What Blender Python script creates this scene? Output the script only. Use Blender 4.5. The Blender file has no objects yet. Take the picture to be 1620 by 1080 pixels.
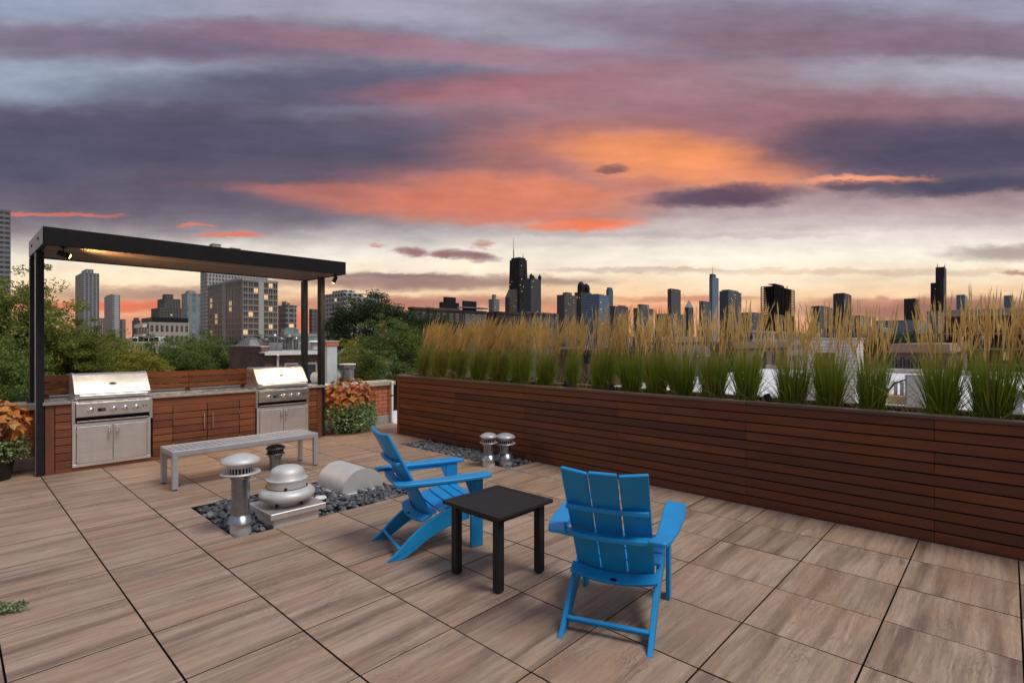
import bpy, bmesh, math, random
import numpy as np
from mathutils import Vector, Matrix

random.seed(7)
rng = np.random.default_rng(7)
C = bpy.context.scene.collection
sc = bpy.context.scene
PI = math.pi
R = math.radians

# ------------------------------------------------------------------ camera
# deck frame: x runs away along the kitchen counter, y runs away along the planter, z = 0 on the deck
F_PX, CAM_H = 838.6, 1.68
VA = np.array([-897.0, 838.6]); VA /= np.linalg.norm(VA)   # deck y axis in (right, depth)
VB = np.array([784.0, 838.6]); VB /= np.linalg.norm(VB)    # deck x axis in (right, depth)
cam_d = bpy.data.cameras.new('camera')
cam = bpy.data.objects.new('camera', cam_d); C.objects.link(cam)
cam_d.sensor_width = 36.0
cam_d.lens = F_PX / 1620.0 * 36.0
cam_d.clip_start = 0.05
cam_d.clip_end = 20000.0
cam.location = (0, 0, CAM_H)
FWD = math.atan2(VA[1], VB[1])
cam.rotation_euler = (R(90), 0, FWD - R(90))
sc.camera = cam

# ------------------------------------------------------------------ colour helpers
def lin(c):
    c = c / 255.0
    return c / 12.92 if c <= 0.04045 else ((c + 0.055) / 1.055) ** 2.4
def srgb(r, g, b):
    return (lin(r), lin(g), lin(b), 1.0)

# ------------------------------------------------------------------ world: dusk sky with lit cloud banks
W = bpy.data.worlds.new('World'); sc.world = W; W.use_nodes = True
nt = W.node_tree; nt.nodes.clear()
def wn(t, **k):
    n = nt.nodes.new(t)
    for a, b in k.items(): setattr(n, a, b)
    return n
def wl(a, b): nt.links.new(a, b)
def wmath(op, a, b=None, clamp=False):
    n = wn('ShaderNodeMath', operation=op, use_clamp=clamp)
    for i, v in enumerate((a, b)):
        if v is None: continue
        if hasattr(v, 'links'): wl(v, n.inputs[i])
        else: n.inputs[i].default_value = v
    return n.outputs[0]
tc = wn('ShaderNodeTexCoord')
rot = wn('ShaderNodeVectorRotate', rotation_type='Z_AXIS'); rot.inputs['Angle'].default_value = R(90) - FWD
wl(tc.outputs['Generated'], rot.inputs['Vector'])
sep = wn('ShaderNodeSeparateXYZ'); wl(rot.outputs[0], sep.inputs[0])
# cloud streaks lie in level bands that run past the view: coordinates on that cloud sheet
den = wmath('SQRT', wmath('ADD', wmath('MULTIPLY', sep.outputs[1], sep.outputs[1]), .02))
azi = wmath('DIVIDE', sep.outputs[0], den)
ele = wmath('DIVIDE', sep.outputs[2], den)
comb = wn('ShaderNodeCombineXYZ'); wl(azi, comb.inputs[0]); wl(ele, comb.inputs[1])
def wnoise(scl, detail, rough=0.55, off=0.0, dist=0.0):
    m = wn('ShaderNodeMapping'); m.inputs['Scale'].default_value = scl; m.inputs['Location'].default_value = (off, off * 1.7, off * 0.3)
    wl(comb.outputs[0], m.inputs[0])
    n = wn('ShaderNodeTexNoise'); n.inputs['Scale'].default_value = 1.0; n.inputs['Detail'].default_value = detail
    n.inputs['Roughness'].default_value = rough; n.inputs['Distortion'].default_value = dist
    wl(m.outputs[0], n.inputs['Vector']); return n
def warp(vec, noise, ax, ay):
    s = wn('ShaderNodeVectorMath', operation='SUBTRACT'); wl(noise.outputs['Color'], s.inputs[0]); s.inputs[1].default_value = (.5, .5, .5)
    m = wn('ShaderNodeVectorMath', operation='MULTIPLY'); wl(s.outputs[0], m.inputs[0]); m.inputs[1].default_value = (ax, ay, 0)
    a = wn('ShaderNodeVectorMath', operation='ADD'); wl(vec, a.inputs[0]); wl(m.outputs[0], a.inputs[1]); return a.outputs[0]
broad = wnoise((2.2, 7.0, 1), 3, 0.5, 3.1)
fine = wnoise((9.0, 30.0, 1), 4, 0.58, 8.7)
P1 = warp(comb.outputs[0], broad, 0.24, 0.050)
puff = wnoise((22.0, 52.0, 1), 4, 0.62, 4.4)
P2 = warp(warp(P1, fine, 0.12, 0.030), puff, 0.030, 0.012)
P3 = warp(warp(comb.outputs[0], fine, 0.09, 0.022), puff, 0.036, 0.020)
sepw = wn('ShaderNodeSeparateXYZ'); wl(P2, sepw.inputs[0])
ramp = wn('ShaderNodeValToRGB'); cr = ramp.color_ramp
stops = [(0.0, (206, 138, 118)), (0.035, (236, 170, 134)), (0.075, (246, 200, 154)), (0.115, (252, 230, 198)), (0.16, (252, 242, 226)),
         (0.20, (232, 221, 214)), (0.235, (192, 172, 172)), (0.29, (160, 132, 138)), (0.36, (138, 116, 128)), (0.46, (142, 128, 144)),
         (0.56, (156, 152, 170)), (0.70, (160, 162, 180)), (1.0, (166, 170, 188))]
while len(cr.elements) < len(stops): cr.elements.new(0.5)
for e, (p, c) in zip(cr.elements, stops): e.position = p; e.color = srgb(*c)
wl(sepw.outputs[1], ramp.inputs[0])
col = ramp.outputs[0]
def sky_at(px, py):
    return (px - 810) / F_PX, (540 - py) / F_PX
_shear = {}
def sheared(src, k):
    """coordinates in which a streak of slope k lies level"""
    if abs(k) < .02: return src
    key = (src.node.name, k)
    if key not in _shear:
        d = wn('ShaderNodeVectorMath', operation='DOT_PRODUCT'); wl(src, d.inputs[0]); d.inputs[1].default_value = (-k, 1, 0)
        sx = wn('ShaderNodeSeparateXYZ'); wl(src, sx.inputs[0])
        c = wn('ShaderNodeCombineXYZ'); wl(sx.outputs[0], c.inputs[0]); wl(d.outputs['Value'], c.inputs[1]); _shear[key] = c.outputs[0]
    return _shear[key]
def blob(px, py, hw, hh, rotd, c, s, soft=1.0, src=None):
    global col
    a, e = sky_at(px, py)
    k = -.08 if rotd < -1.5 else (.045 if rotd > 1.5 else 0.0)
    sx, sy = hw / F_PX, hh / F_PX
    m = wn('ShaderNodeVectorMath', operation='MULTIPLY_ADD'); wl(sheared(src or P2, k), m.inputs[0])
    m.inputs[1].default_value = (1 / sx, 1 / sy, 0); m.inputs[2].default_value = (-a / sx, -(e - k * a) / sy, 0)
    ln = wn('ShaderNodeVectorMath', operation='DOT_PRODUCT'); wl(m.outputs[0], ln.inputs[0]); wl(m.outputs[0], ln.inputs[1])
    mr = wn('ShaderNodeMapRange', interpolation_type='SMOOTHSTEP')
    mr.inputs['From Min'].default_value = (1.0 + 0.45 * soft) ** 2; mr.inputs['From Max'].default_value = (1.0 - 0.75 * soft) ** 2 - .25 * soft
    mr.inputs['To Max'].default_value = s
    wl(ln.outputs['Value'], mr.inputs['Value'])
    mx = wn('ShaderNodeMix', data_type='RGBA'); wl(mr.outputs[0], mx.inputs[0]); wl(col, mx.inputs[6])
    mx.inputs[7].default_value = srgb(*c); col = mx.outputs[2]
for b in [
    (560, 14, 1000, 34, 0, (166, 163, 182), .75), (1420, 10, 260, 26, 0, (148, 148, 170), .6),
    (150, 255, 760, 100, -2, (80, 82, 106), .97), (60, 345, 420, 48, 0, (104, 94, 112), .75),
    (90, 134, 300, 38, 0, (154, 168, 188), .97), (300, 112, 150, 20, 0, (152, 160, 180), .7), (60, 22, 300, 26, 0, (146, 158, 182), .85),
    (330, 72, 420, 30, 0, (112, 98, 120), .9), (480, 140, 300, 34, 2, (90, 90, 114), .92), (540, 183, 130, 12, 0, (152, 152, 170), .6),
    (690, 82, 330, 20, -2, (164, 122, 136), .75), (900, 140, 330, 26, 2, (166, 106, 114), .85),
    (1330, 62, 430, 42, -3, (126, 104, 122), .85), (1180, 85, 260, 22, 3, (136, 104, 116), .6),
    (1520, 132, 230, 26, 0, (182, 182, 196), .9), (1200, 140, 280, 26, 0, (150, 134, 146), .6),
    (1060, 195, 430, 52, 0, (172, 122, 128), .75), (760, 215, 260, 30, 0, (150, 112, 122), .45), (430, 235, 400, 62, 0, (88, 85, 106), .9), (470, 290, 330, 30, 0, (104, 92, 108), .75),
    (1010, 258, 290, 58, 0, (208, 132, 116), .70), (800, 316, 230, 30, -3, (212, 128, 108), .6), (1370, 205, 330, 60, 0, (140, 104, 116), .6)]:
    blob(*b)
for b in [
    (1075, 260, 175, 38, -3, (248, 154, 98), .88), (700, 332, 250, 24, -5, (228, 130, 98), .72), (500, 312, 150, 9, -8, (176, 112, 108), .5),
    (860, 310, 170, 22, -3, (238, 140, 100), .6), (1180, 282, 60, 22, 0, (232, 150, 120), .5)]:
    blob(*b)
for b in [
    (1500, 245, 290, 50, 0, (80, 76, 100), .97), (1330, 225, 90, 30, 0, (96, 84, 102), .7), (1360, 288, 100, 7, 0, (246, 160, 124), .9),
    (1520, 297, 180, 15, 4, (78, 76, 98), .96), (1340, 297, 56, 7, 0, (92, 80, 98), .9)]:
    blob(*b, soft=.8, src=P3)
for b in [
    (1140, 313, 118, 17, 2, (96, 78, 96), .97), (968, 271, 28, 6, 0, (132, 92, 94), .9), (1020, 288, 40, 7, 0, (200, 128, 108), .8),
    (1010, 300, 60, 10, 0, (196, 128, 116), .6),
    (655, 400, 27, 9, 4, (146, 102, 104), .92), (738, 405, 52, 9, -3, (138, 100, 104), .92), (772, 388, 20, 6, 0, (188, 124, 116), .85), (700, 404, 22, 5, 0, (150, 106, 106), .85),
    (590, 390, 20, 4, 0, (206, 140, 128), .7), (100, 343, 105, 3.5, 0, (216, 122, 106), .85), (372, 373, 54, 5, 0, (220, 120, 98), .85), (320, 360, 24, 2.5, 0, (226, 122, 100), .8)]:
    blob(*b, soft=.7, src=P3)
for b in [
    (1180, 360, 420, 9, 1, (202, 188, 184), .6), (1050, 374, 260, 5, 1, (180, 166, 164), .5), (1500, 352, 200, 8, 0, (196, 186, 184), .6), (900, 384, 200, 7, 0, (214, 200, 190), .5),
    (650, 446, 260, 13, -1, (142, 104, 106), .85), (640, 437, 120, 4, 0, (124, 106, 110), .6), (660, 480, 230, 12, 0, (168, 104, 100), .8), (520, 508, 300, 14, 0, (226, 112, 84), .8),
    (250, 466, 190, 12, 0, (162, 124, 118), .75), (200, 486, 220, 10, 0, (222, 106, 78), .85), (240, 512, 200, 9, 0, (210, 140, 112), .6),
    (970, 494, 130, 13, 0, (230, 122, 88), .6), (1090, 474, 120, 6, 0, (196, 116, 96), .7), (1010, 428, 160, 4, 0, (198, 178, 164), .7), (830, 447, 120, 6, 0, (176, 142, 132), .6),
    (1500, 490, 260, 19, 0, (152, 100, 100), .9), (1390, 478, 120, 6, 0, (190, 130, 112), .6), (1600, 508, 40, 8, 0, (232, 126, 100), .8),
    (1590, 403, 110, 13, 0, (164, 146, 142), .85), (1340, 432, 330, 5, 0, (222, 194, 168), .7), (1600, 436, 30, 4, 0, (172, 112, 104), .8)]:
    blob(*b, soft=.85, src=P3)
for b in [(925, 357, 84, 9, 3, (246, 130, 92), .97), (870, 362, 40, 4, 3, (236, 140, 108), .8)]:
    blob(*b, soft=.7, src=P3)
# streaks and mottling of the cloud deck
st = wnoise((4.0, 36.0, 1), 3, 0.6, 1.3, 0.0)
mo = wnoise((8.0, 22.0, 1), 5, 0.62, 5.1, 0.0)
def modulate(fac, lo, hi):
    global col
    mr = wn('ShaderNodeMapRange'); mr.inputs['From Min'].default_value = .3; mr.inputs['From Max'].default_value = .7
    mr.inputs['To Min'].default_value = lo; mr.inputs['To Max'].default_value = hi; wl(fac, mr.inputs['Value'])
    mv = wn('ShaderNodeVectorMath', operation='SCALE'); wl(col, mv.inputs[0]); wl(mr.outputs[0], mv.inputs['Scale']); col = mv.outputs[0]
modulate(st.outputs['Fac'], .93, 1.07)
modulate(mo.outputs['Fac'], .89, 1.11)
bg = wn('ShaderNodeBackground'); bg.inputs['Strength'].default_value = 1.0
wl(col, bg.inputs['Color'])
out = wn('ShaderNodeOutputWorld'); wl(bg.outputs[0], out.inputs[0])
W.cycles.sampling_method = 'NONE'

# ------------------------------------------------------------------ soft overhead daylight left under the cloud deck
sun_d = bpy.data.lights.new('sun', 'SUN'); sun = bpy.data.objects.new('sun', sun_d); C.objects.link(sun)
sun_d.energy = 2.4; sun_d.angle = R(22); sun_d.color = (1.0, .95, .88)
sun.rotation_euler = Vector((-.12, .50, -.86)).to_track_quat('-Z', 'Y').to_euler()

# ------------------------------------------------------------------ colour management and render settings
vs = sc.view_settings
vs.view_transform = 'Standard'; vs.look = 'None'; vs.exposure = 0.0; vs.gamma = 1.0; vs.use_curve_mapping = False
sc.render.engine = 'CYCLES'
cy = sc.cycles
cy.use_denoising = True
cy.max_bounces = 6; cy.diffuse_bounces = 3; cy.glossy_bounces = 3; cy.transmission_bounces = 4; cy.transparent_max_bounces = 6
cy.caustics_reflective = False; cy.caustics_refractive = False
cy.sample_clamp_indirect = 6.0

# ------------------------------------------------------------------ pixel -> direction (distances come from what a thing touches)
def ray(px, py=540.0):
    p = np.array([(px - 810) / F_PX, 1.0])
    return np.array([p @ VB, p @ VA, -(py - 540) / F_PX])
def at_depth(px, py, d): return np.array([0, 0, CAM_H]) + ray(px, py) * d
def on_x(px, X):          # y of the pixel column on the plane x = X
    r = ray(px); return X * r[1] / r[0]

# ------------------------------------------------------------------ tags
def tag(o, label=None, cat=None, group=None, kind=None):
    if label: o['label'] = label
    if cat: o['category'] = cat
    if group: o['group'] = group
    if kind: o['kind'] = kind
    return o
def thing(name, label, cat, loc=(0, 0, 0), rotz=0.0, group=None):
    o = bpy.data.objects.new(name, None); C.objects.link(o)
    o.empty_display_size = .1
    o.location = loc; o.rotation_euler = (0, 0, rotz)
    return tag(o, label, cat, group)

# ------------------------------------------------------------------ mesh helpers: every shape is (verts, faces)
def to_mesh(name, g, mat, smooth=False, sharp=None):
    v, f = g
    me = bpy.data.meshes.new(name)
    me.from_pydata([tuple(map(float, p)) for p in v] if not isinstance(v, np.ndarray) else v.tolist(), [], f if not isinstance(f, np.ndarray) else f.tolist())
    if mat is not None: me.materials.append(mat)
    if not isinstance(v, np.ndarray):
        bm = bmesh.new(); bm.from_mesh(me); bmesh.ops.recalc_face_normals(bm, faces=bm.faces); bm.to_mesh(me); bm.free()
    if smooth:
        me.polygons.foreach_set('use_smooth', [True] * len(me.polygons))
        if sharp:
            try: me.set_sharp_from_angle(angle=R(sharp))
            except Exception: pass
    me.update()
    return me
def put(name, me, parent=None, loc=(0, 0, 0), rot=(0, 0, 0), scale=None):
    o = bpy.data.objects.new(name, me); C.objects.link(o)
    o.location = loc; o.rotation_euler = rot
    if scale is not None: o.scale = scale
    if parent is not None: o.parent = parent
    return o
def mk(name, g, mat, parent=None, loc=(0, 0, 0), rot=(0, 0, 0), smooth=False, sharp=35):
    return put(name, to_mesh(name, g, mat, smooth, sharp), parent, loc, rot)
def join(*gs):
    V, Fc = [], []
    for v, f in gs:
        n = len(V); V += [tuple(p) for p in v]; Fc += [tuple(i + n for i in q) for q in f]
    return V, Fc
def xf(g, loc=(0, 0, 0), rot=(0, 0, 0), scale=(1, 1, 1)):
    from mathutils import Euler
    M = Matrix.Translation(loc) @ Euler(rot).to_matrix().to_4x4() @ Matrix.Diagonal((*scale, 1))
    return [tuple(M @ Vector(p)) for p in g[0]], g[1]
def box(x0, x1, y0, y1, z0, z1):
    v = [(x, y, z) for z in (z0, z1) for y in (y0, y1) for x in (x0, x1)]
    return v, [(0, 2, 3, 1), (4, 5, 7, 6), (0, 1, 5, 4), (2, 6, 7, 3), (0, 4, 6, 2), (1, 3, 7, 5)]
def cbox(x0, x1, y0, y1, z0, z1, b=.003):
    """box with chamfered edges"""
    b = min(b, .45 * min(x1 - x0, y1 - y0, z1 - z0))
    lo, hi = (x0, y0, z0), (x1, y1, z1)
    v, idx = [], {}
    for sx in (0, 1):
        for sy in (0, 1):
            for sz in (0, 1):
                s = (sx, sy, sz)
                for ax in range(3):
                    p = []
                    for k in range(3):
                        c = (lo, hi)[s[k]][k]
                        p.append(c if k == ax else c + (b if s[k] == 0 else -b))
                    idx[(s, ax)] = len(v); v.append(tuple(p))
    f = []
    for ax in range(3):
        a, c = [k for k in range(3) if k != ax]
        for s0 in (0, 1):
            q = []
            for (m, n) in ((0, 0), (1, 0), (1, 1), (0, 1)):
                s = [0, 0, 0]; s[ax] = s0; s[a] = m; s[c] = n; q.append(idx[(tuple(s), ax)])
            flip = (s0 == 0) ^ (ax == 1)
            f.append(tuple(q[::-1]) if flip else tuple(q))
    for ax in range(3):
        a, c = [k for k in range(3) if k != ax]
        for m in (0, 1):
            for n in (0, 1):
                s0 = [0, 0, 0]; s0[a] = m; s0[c] = n; s1 = list(s0); s1[ax] = 1
                s0, s1 = tuple(s0), tuple(s1)
                f.append((idx[(s0, a)], idx[(s1, a)], idx[(s1, c)], idx[(s0, c)]))
    for sx in (0, 1):
        for sy in (0, 1):
            for sz in (0, 1):
                s = (sx, sy, sz); f.append((idx[(s, 0)], idx[(s, 1)], idx[(s, 2)]))
    return v, f
def prism(poly, axis, a, b):
    """polygon extruded along an axis from a to b; poly in the two other axes (x: y,z; y: x,z; z: x,y)"""
    n = len(poly); v = []
    for t in (a, b):
        for p in poly:
            v.append((t, p[0], p[1]) if axis == 'x' else (p[0], t, p[1]) if axis == 'y' else (p[0], p[1], t))
    f = [tuple(range(n))[::-1], tuple(range(n, 2 * n))] + [(i, (i + 1) % n, n + (i + 1) % n, n + i) for i in range(n)]
    return v, f
def lathe(prof, n=32, c=(0, 0, 0)):
    """profile of (r, z) turned about z"""
    v, f = [], []
    for r, z in prof:
        for k in range(n):
            a = 2 * PI * k / n; v.append((c[0] + r * math.cos(a), c[1] + r * math.sin(a), c[2] + z))
    for i in range(len(prof) - 1):
        for k in range(n):
            f.append((i * n + k, i * n + (k + 1) % n, (i + 1) * n + (k + 1) % n, (i + 1) * n + k))
    if prof[0][0] > 1e-4: f.append(tuple(range(n))[::-1])
    if prof[-1][0] > 1e-4: f.append(tuple((len(prof) - 1) * n + k for k in range(n)))
    return v, f
def tube(pts, rad, n=8, cap=True):
    """tube along points; rad a number or one per point"""
    pts = [Vector(p) for p in pts]; m = len(pts)
    rad = [rad] * m if not hasattr(rad, '__len__') else rad
    v, f = [], []
    up = Vector((0, 0, 1))
    prev = None
    for i, p in enumerate(pts):
        t = (pts[min(i + 1, m - 1)] - pts[max(i - 1, 0)]).normalized()
        if prev is None:
            s = t.cross(up)
            if s.length < 1e-3: s = t.cross(Vector((0, 1, 0)))
        else:
            s = prev - t * prev.dot(t)
        s.normalize(); prev = s; u = t.cross(s)
        for k in range(n):
            a = 2 * PI * k / n; v.append(tuple(p + (s * math.cos(a) + u * math.sin(a)) * rad[i]))
    for i in range(m - 1):
        for k in range(n):
            f.append((i * n + k, i * n + (k + 1) % n, (i + 1) * n + (k + 1) % n, (i + 1) * n + k))
    if cap: f += [tuple(range(n))[::-1], tuple((m - 1) * n + k for k in range(n))]
    return v, f
_cache = {}
def plank(name, x0, x1, y0, y1, z0, z1, mat, parent, b=.003):
    """chamfered board; boards of one size share their mesh"""
    key = (round(x1 - x0, 3), round(y1 - y0, 3), round(z1 - z0, 3), mat.name, b)
    if key not in _cache:
        dx, dy, dz = (x1 - x0) / 2, (y1 - y0) / 2, (z1 - z0) / 2
        me = to_mesh(name, cbox(-dx, dx, -dy, dy, -dz, dz, b), mat)
        _cache[key] = me
    return put(name, _cache[key], parent, ((x0 + x1) / 2, (y0 + y1) / 2, (z0 + z1) / 2))

# ================================================================== procedural materials
class NT:
    def __init__(s, name):
        s.m = bpy.data.materials.new(name); s.m.use_nodes = True; s.t = s.m.node_tree; s.t.nodes.clear()
        s.out = s.n('ShaderNodeOutputMaterial')
    def n(s, t, **k):
        o = s.t.nodes.new(t)
        for a, b in k.items(): setattr(o, a, b)
        return o
    def l(s, a, b): s.t.links.new(a, b)
    def sock(s, v, i):
        if hasattr(v, 'links'): s.l(v, i)
        else: i.default_value = v
    def math(s, op, a, b=None, c=None, clamp=False):
        o = s.n('ShaderNodeMath', operation=op, use_clamp=clamp)
        for i, v in enumerate((a, b, c)):
            if v is not None: s.sock(v, o.inputs[i])
        return o.outputs[0]
    def mix(s, f, a, b, blend='MIX'):
        o = s.n('ShaderNodeMix', data_type='RGBA', blend_type=blend)
        s.sock(f, o.inputs[0]); s.sock(a, o.inputs[6]); s.sock(b, o.inputs[7]); return o.outputs[2]
    def obj(s): return s.n('ShaderNodeTexCoord').outputs['Object']
    def rnd(s): return s.n('ShaderNodeObjectInfo').outputs['Random']
    def island(s): return s.n('ShaderNodeNewGeometry').outputs['Random Per Island']
    def shift(s, vec, amount):
        """offset a coordinate by an amount per object"""
        r = s.rnd(); c = s.n('ShaderNodeCombineXYZ')
        s.l(s.math('MULTIPLY', r, amount), c.inputs[0]); s.l(s.math('MULTIPLY', r, amount * .73), c.inputs[1]); s.l(s.math('MULTIPLY', r, amount * .31), c.inputs[2])
        a = s.n('ShaderNodeVectorMath', operation='ADD'); s.l(vec, a.inputs[0]); s.l(c.outputs[0], a.inputs[1]); return a.outputs[0]
    def scale(s, vec, sc_):
        a = s.n('ShaderNodeVectorMath', operation='MULTIPLY'); s.l(vec, a.inputs[0]); a.inputs[1].default_value = sc_; return a.outputs[0]
    def noise(s, vec, scale, detail=4, rough=.55, dist=0.0):
        o = s.n('ShaderNodeTexNoise'); s.sock(vec, o.inputs['Vector']); o.inputs['Scale'].default_value = scale
        o.inputs['Detail'].default_value = detail; o.inputs['Roughness'].default_value = rough; o.inputs['Distortion'].default_value = dist
        return o.outputs['Fac']
    def ramp(s, fac, stops, interp='LINEAR'):
        o = s.n('ShaderNodeValToRGB'); s.l(fac, o.inputs[0]); e = o.color_ramp.elements; o.color_ramp.interpolation = interp
        while len(e) < len(stops): e.new(.5)
        for k, (p, c) in zip(e, stops): k.position = p; k.color = c if len(c) == 4 else (*c, 1)
        return o.outputs[0]
    def rng(s, v, a, b, lo, hi, smooth=False):
        o = s.n('ShaderNodeMapRange', interpolation_type='SMOOTHSTEP' if smooth else 'LINEAR'); s.l(v, o.inputs[0])
        for i, x in zip((1, 2, 3, 4), (a, b, lo, hi)): o.inputs[i].default_value = x
        return o.outputs[0]
    def bump(s, h, strength=.3, dist=.002):
        o = s.n('ShaderNodeBump'); o.inputs['Strength'].default_value = strength; o.inputs['Distance'].default_value = dist; s.l(h, o.inputs['Height']); return o.outputs[0]
    def pbr(s, col, rough=.5, metal=0.0, normal=None, spec=.5, coat=0.0):
        p = s.n('ShaderNodeBsdfPrincipled')
        s.sock(col, p.inputs['Base Color']); s.sock(rough, p.inputs['Roughness']); s.sock(metal, p.inputs['Metallic'])
        p.inputs['Specular IOR Level'].default_value = spec
        if coat: p.inputs['Coat Weight'].default_value = coat; p.inputs['Coat Roughness'].default_value = .15
        if normal is not None: s.l(normal, p.inputs['Normal'])
        return p
    def done(s, p): s.l(p.outputs[0], s.out.inputs[0]); return s.m

def plain(name, c, rough=.5, metal=0.0, var=.12, sc_=6.0, bump=.0, bs=60.0, spec=.5, orand=0.0):
    n = NT(name); v = n.shift(n.obj(), 37.0)
    f = n.noise(v, sc_, 6, .6)
    k = n.rng(f, .3, .7, 1 - var, 1 + var)
    if orand: k = n.math('MULTIPLY', k, n.rng(n.rnd(), 0, 1, 1 - orand, 1 + orand))
    m = n.n('ShaderNodeVectorMath', operation='SCALE'); m.inputs[0].default_value = c[:3]; n.l(k, m.inputs['Scale'])
    r = n.rng(f, .3, .7, max(.02, rough - .08), min(1, rough + .1))
    nm = n.bump(n.noise(v, bs, 4), bump, .003) if bump else None
    return n.done(n.pbr(m.outputs[0], r, metal, nm, spec))

def tile_mat():
    n = NT('wood_look_porcelain'); v = n.shift(n.obj(), 61.0)
    w = n.noise(v, 1.6, 2, .5)
    wv = n.n('ShaderNodeVectorMath', operation='ADD'); n.l(v, wv.inputs[0])
    c = n.n('ShaderNodeCombineXYZ'); n.l(n.math('MULTIPLY', w, .05), c.inputs[1]); n.l(c.outputs[0], wv.inputs[1])
    a = n.noise(n.scale(wv.outputs[0], (.7, 8.5, 1)), 1.0, 4, .55, .2)          # broad bands along x
    b = n.noise(n.scale(wv.outputs[0], (1.5, 34.0, 1)), 1.0, 4, .62, .1)        # grain
    d = n.noise(n.scale(wv.outputs[0], (16.0, 190.0, 1)), 1.0, 3, .65)          # fine fibres
    kn = n.noise(n.scale(wv.outputs[0], (2.0, 7.5, 1)), 1.0, 2, .5, .6)
    rings = n.math('SINE', n.math('MULTIPLY', kn, 150.0))
    col_ = n.ramp(a, [(.27, srgb(110, 92, 80)), (.42, srgb(150, 128, 111)), (.55, srgb(180, 157, 137)), (.66, srgb(160, 136, 117)), (.80, srgb(216, 200, 183))])
    col_ = n.mix(n.rng(b, .50, .75, 0, .55), col_, srgb(106, 88, 77))
    col_ = n.mix(n.rng(b, .40, .22, 0, .5), col_, srgb(210, 196, 183))
    warm = n.noise(n.scale(v, (1.3, 3.2, 1)), 1.0, 3, .6)
    col_ = n.mix(n.rng(warm, .46, .72, 0, .6), col_, srgb(172, 136, 108))
    spot = n.rng(n.noise(v, 2.6, 1), .54, .68, 0, 1)
    col_ = n.mix(n.math('MULTIPLY', n.rng(rings, .2, 1, 0, .5), spot), col_, srgb(104, 88, 80))
    k = n.rng(n.rnd(), 0, 1, .92, 1.07)
    dirt = n.rng(n.noise(n.n('ShaderNodeNewGeometry').outputs['Position'], .9, 4, .6), .3, .7, .93, 1.05)
    k = n.math('MULTIPLY', n.math('MULTIPLY', k, dirt), n.rng(d, .3, .7, .82, 1.14))
    m = n.n('ShaderNodeVectorMath', operation='SCALE'); n.l(col_, m.inputs[0]); n.l(n.math('MULTIPLY', k, TILE_GAIN), m.inputs['Scale'])
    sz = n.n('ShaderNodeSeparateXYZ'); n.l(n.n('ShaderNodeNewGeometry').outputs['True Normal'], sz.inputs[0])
    fin = n.mix(n.rng(sz.outputs[2], .25, .6, 1, 0), m.outputs[0], (.028, .024, .021, 1))     # slab sides near-black: shade of the joints put into the colour
    return n.done(n.pbr(fin, n.rng(b, .3, .7, .42, .60), 0, n.bump(n.math('ADD', b, n.math('MULTIPLY', d, .5)), .18, .0015), .35))
TILE_GAIN = .83

def plank_mat(name, c0, c1, c2, axis='y', gain=1.0):
    """oiled hardwood; the grain runs along the axis"""
    n = NT(name); v = n.shift(n.obj(), 53.0)
    st = {'x': (.9, 14, 14), 'y': (14, .9, 14), 'z': (14, 14, .9)}[axis]
    fi = {'x': (3, 120, 120), 'y': (120, 3, 120), 'z': (120, 120, 3)}[axis]
    a = n.noise(n.scale(v, st), 1.0, 5, .6, .5); d = n.noise(n.scale(v, fi), 1.0, 4, .6)
    blot = n.noise(v, 2.3, 4, .6)
    r = n.rnd()
    col_ = n.mix(n.rng(a, .3, .72, 0, 1), c0, c1)
    col_ = n.mix(n.rng(n.math('ADD', n.math('MULTIPLY', r, .75), n.math('MULTIPLY', blot, .55)), .55, 1.0, 0, .65), col_, c2)
    k = n.math('MULTIPLY', n.rng(d, .3, .7, .82, 1.12), n.rng(n.math('FRACT', n.math('MULTIPLY', r, 7.31)), 0, 1, .80 * gain, 1.16 * gain))
    m = n.n('ShaderNodeVectorMath', operation='SCALE'); n.l(col_, m.inputs[0]); n.l(k, m.inputs['Scale'])
    return n.done(n.pbr(m.outputs[0], n.rng(a, .3, .7, .40, .58), 0, n.bump(d, .22, .0015), .4))

def steel_mat(name, c, r0, r1, st, metal=1.0):
    n = NT(name); v = n.shift(n.obj(), 19.0)
    a = n.noise(n.scale(v, st), 1.0, 4, .6); s_ = n.noise(v, 7.0, 6, .6)
    drip = n.noise(n.scale(v, (22, 22, 1.6)), 1.0, 4, .6)
    k = n.math('MULTIPLY', n.rng(a, .3, .7, .92, 1.06), n.rng(n.math('MULTIPLY', s_, drip), .12, .38, .93, 1.03))
    m = n.n('ShaderNodeVectorMath', operation='SCALE'); m.inputs[0].default_value = c[:3]; n.l(k, m.inputs['Scale'])
    return n.done(n.pbr(m.outputs[0], n.rng(n.math('ADD', a, n.math('MULTIPLY', s_, .6)), .5, 1.1, r0, r1), metal, n.bump(a, .05, .001)))

def galv_mat():
    n = NT('galvanised_steel'); v = n.shift(n.obj(), 23.0)
    vo = n.n('ShaderNodeTexVoronoi'); n.l(v, vo.inputs['Vector']); vo.inputs['Scale'].default_value = 70
    sp = n.n('ShaderNodeSeparateColor'); n.l(vo.outputs['Color'], sp.inputs[0])
    f = n.noise(n.scale(v, (8, 8, 2.2)), 1.0, 5, .6)
    c = n.mix(n.rng(f, .35, .7, 0, 1), srgb(158, 163, 170), srgb(112, 117, 125))
    k = n.rng(sp.outputs[0], 0, 1, .88, 1.08)
    m = n.n('ShaderNodeVectorMath', operation='SCALE'); n.l(c, m.inputs[0]); n.l(k, m.inputs['Scale'])
    return n.done(n.pbr(m.outputs[0], n.rng(f, .3, .7, .20, .36), .9))

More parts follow.
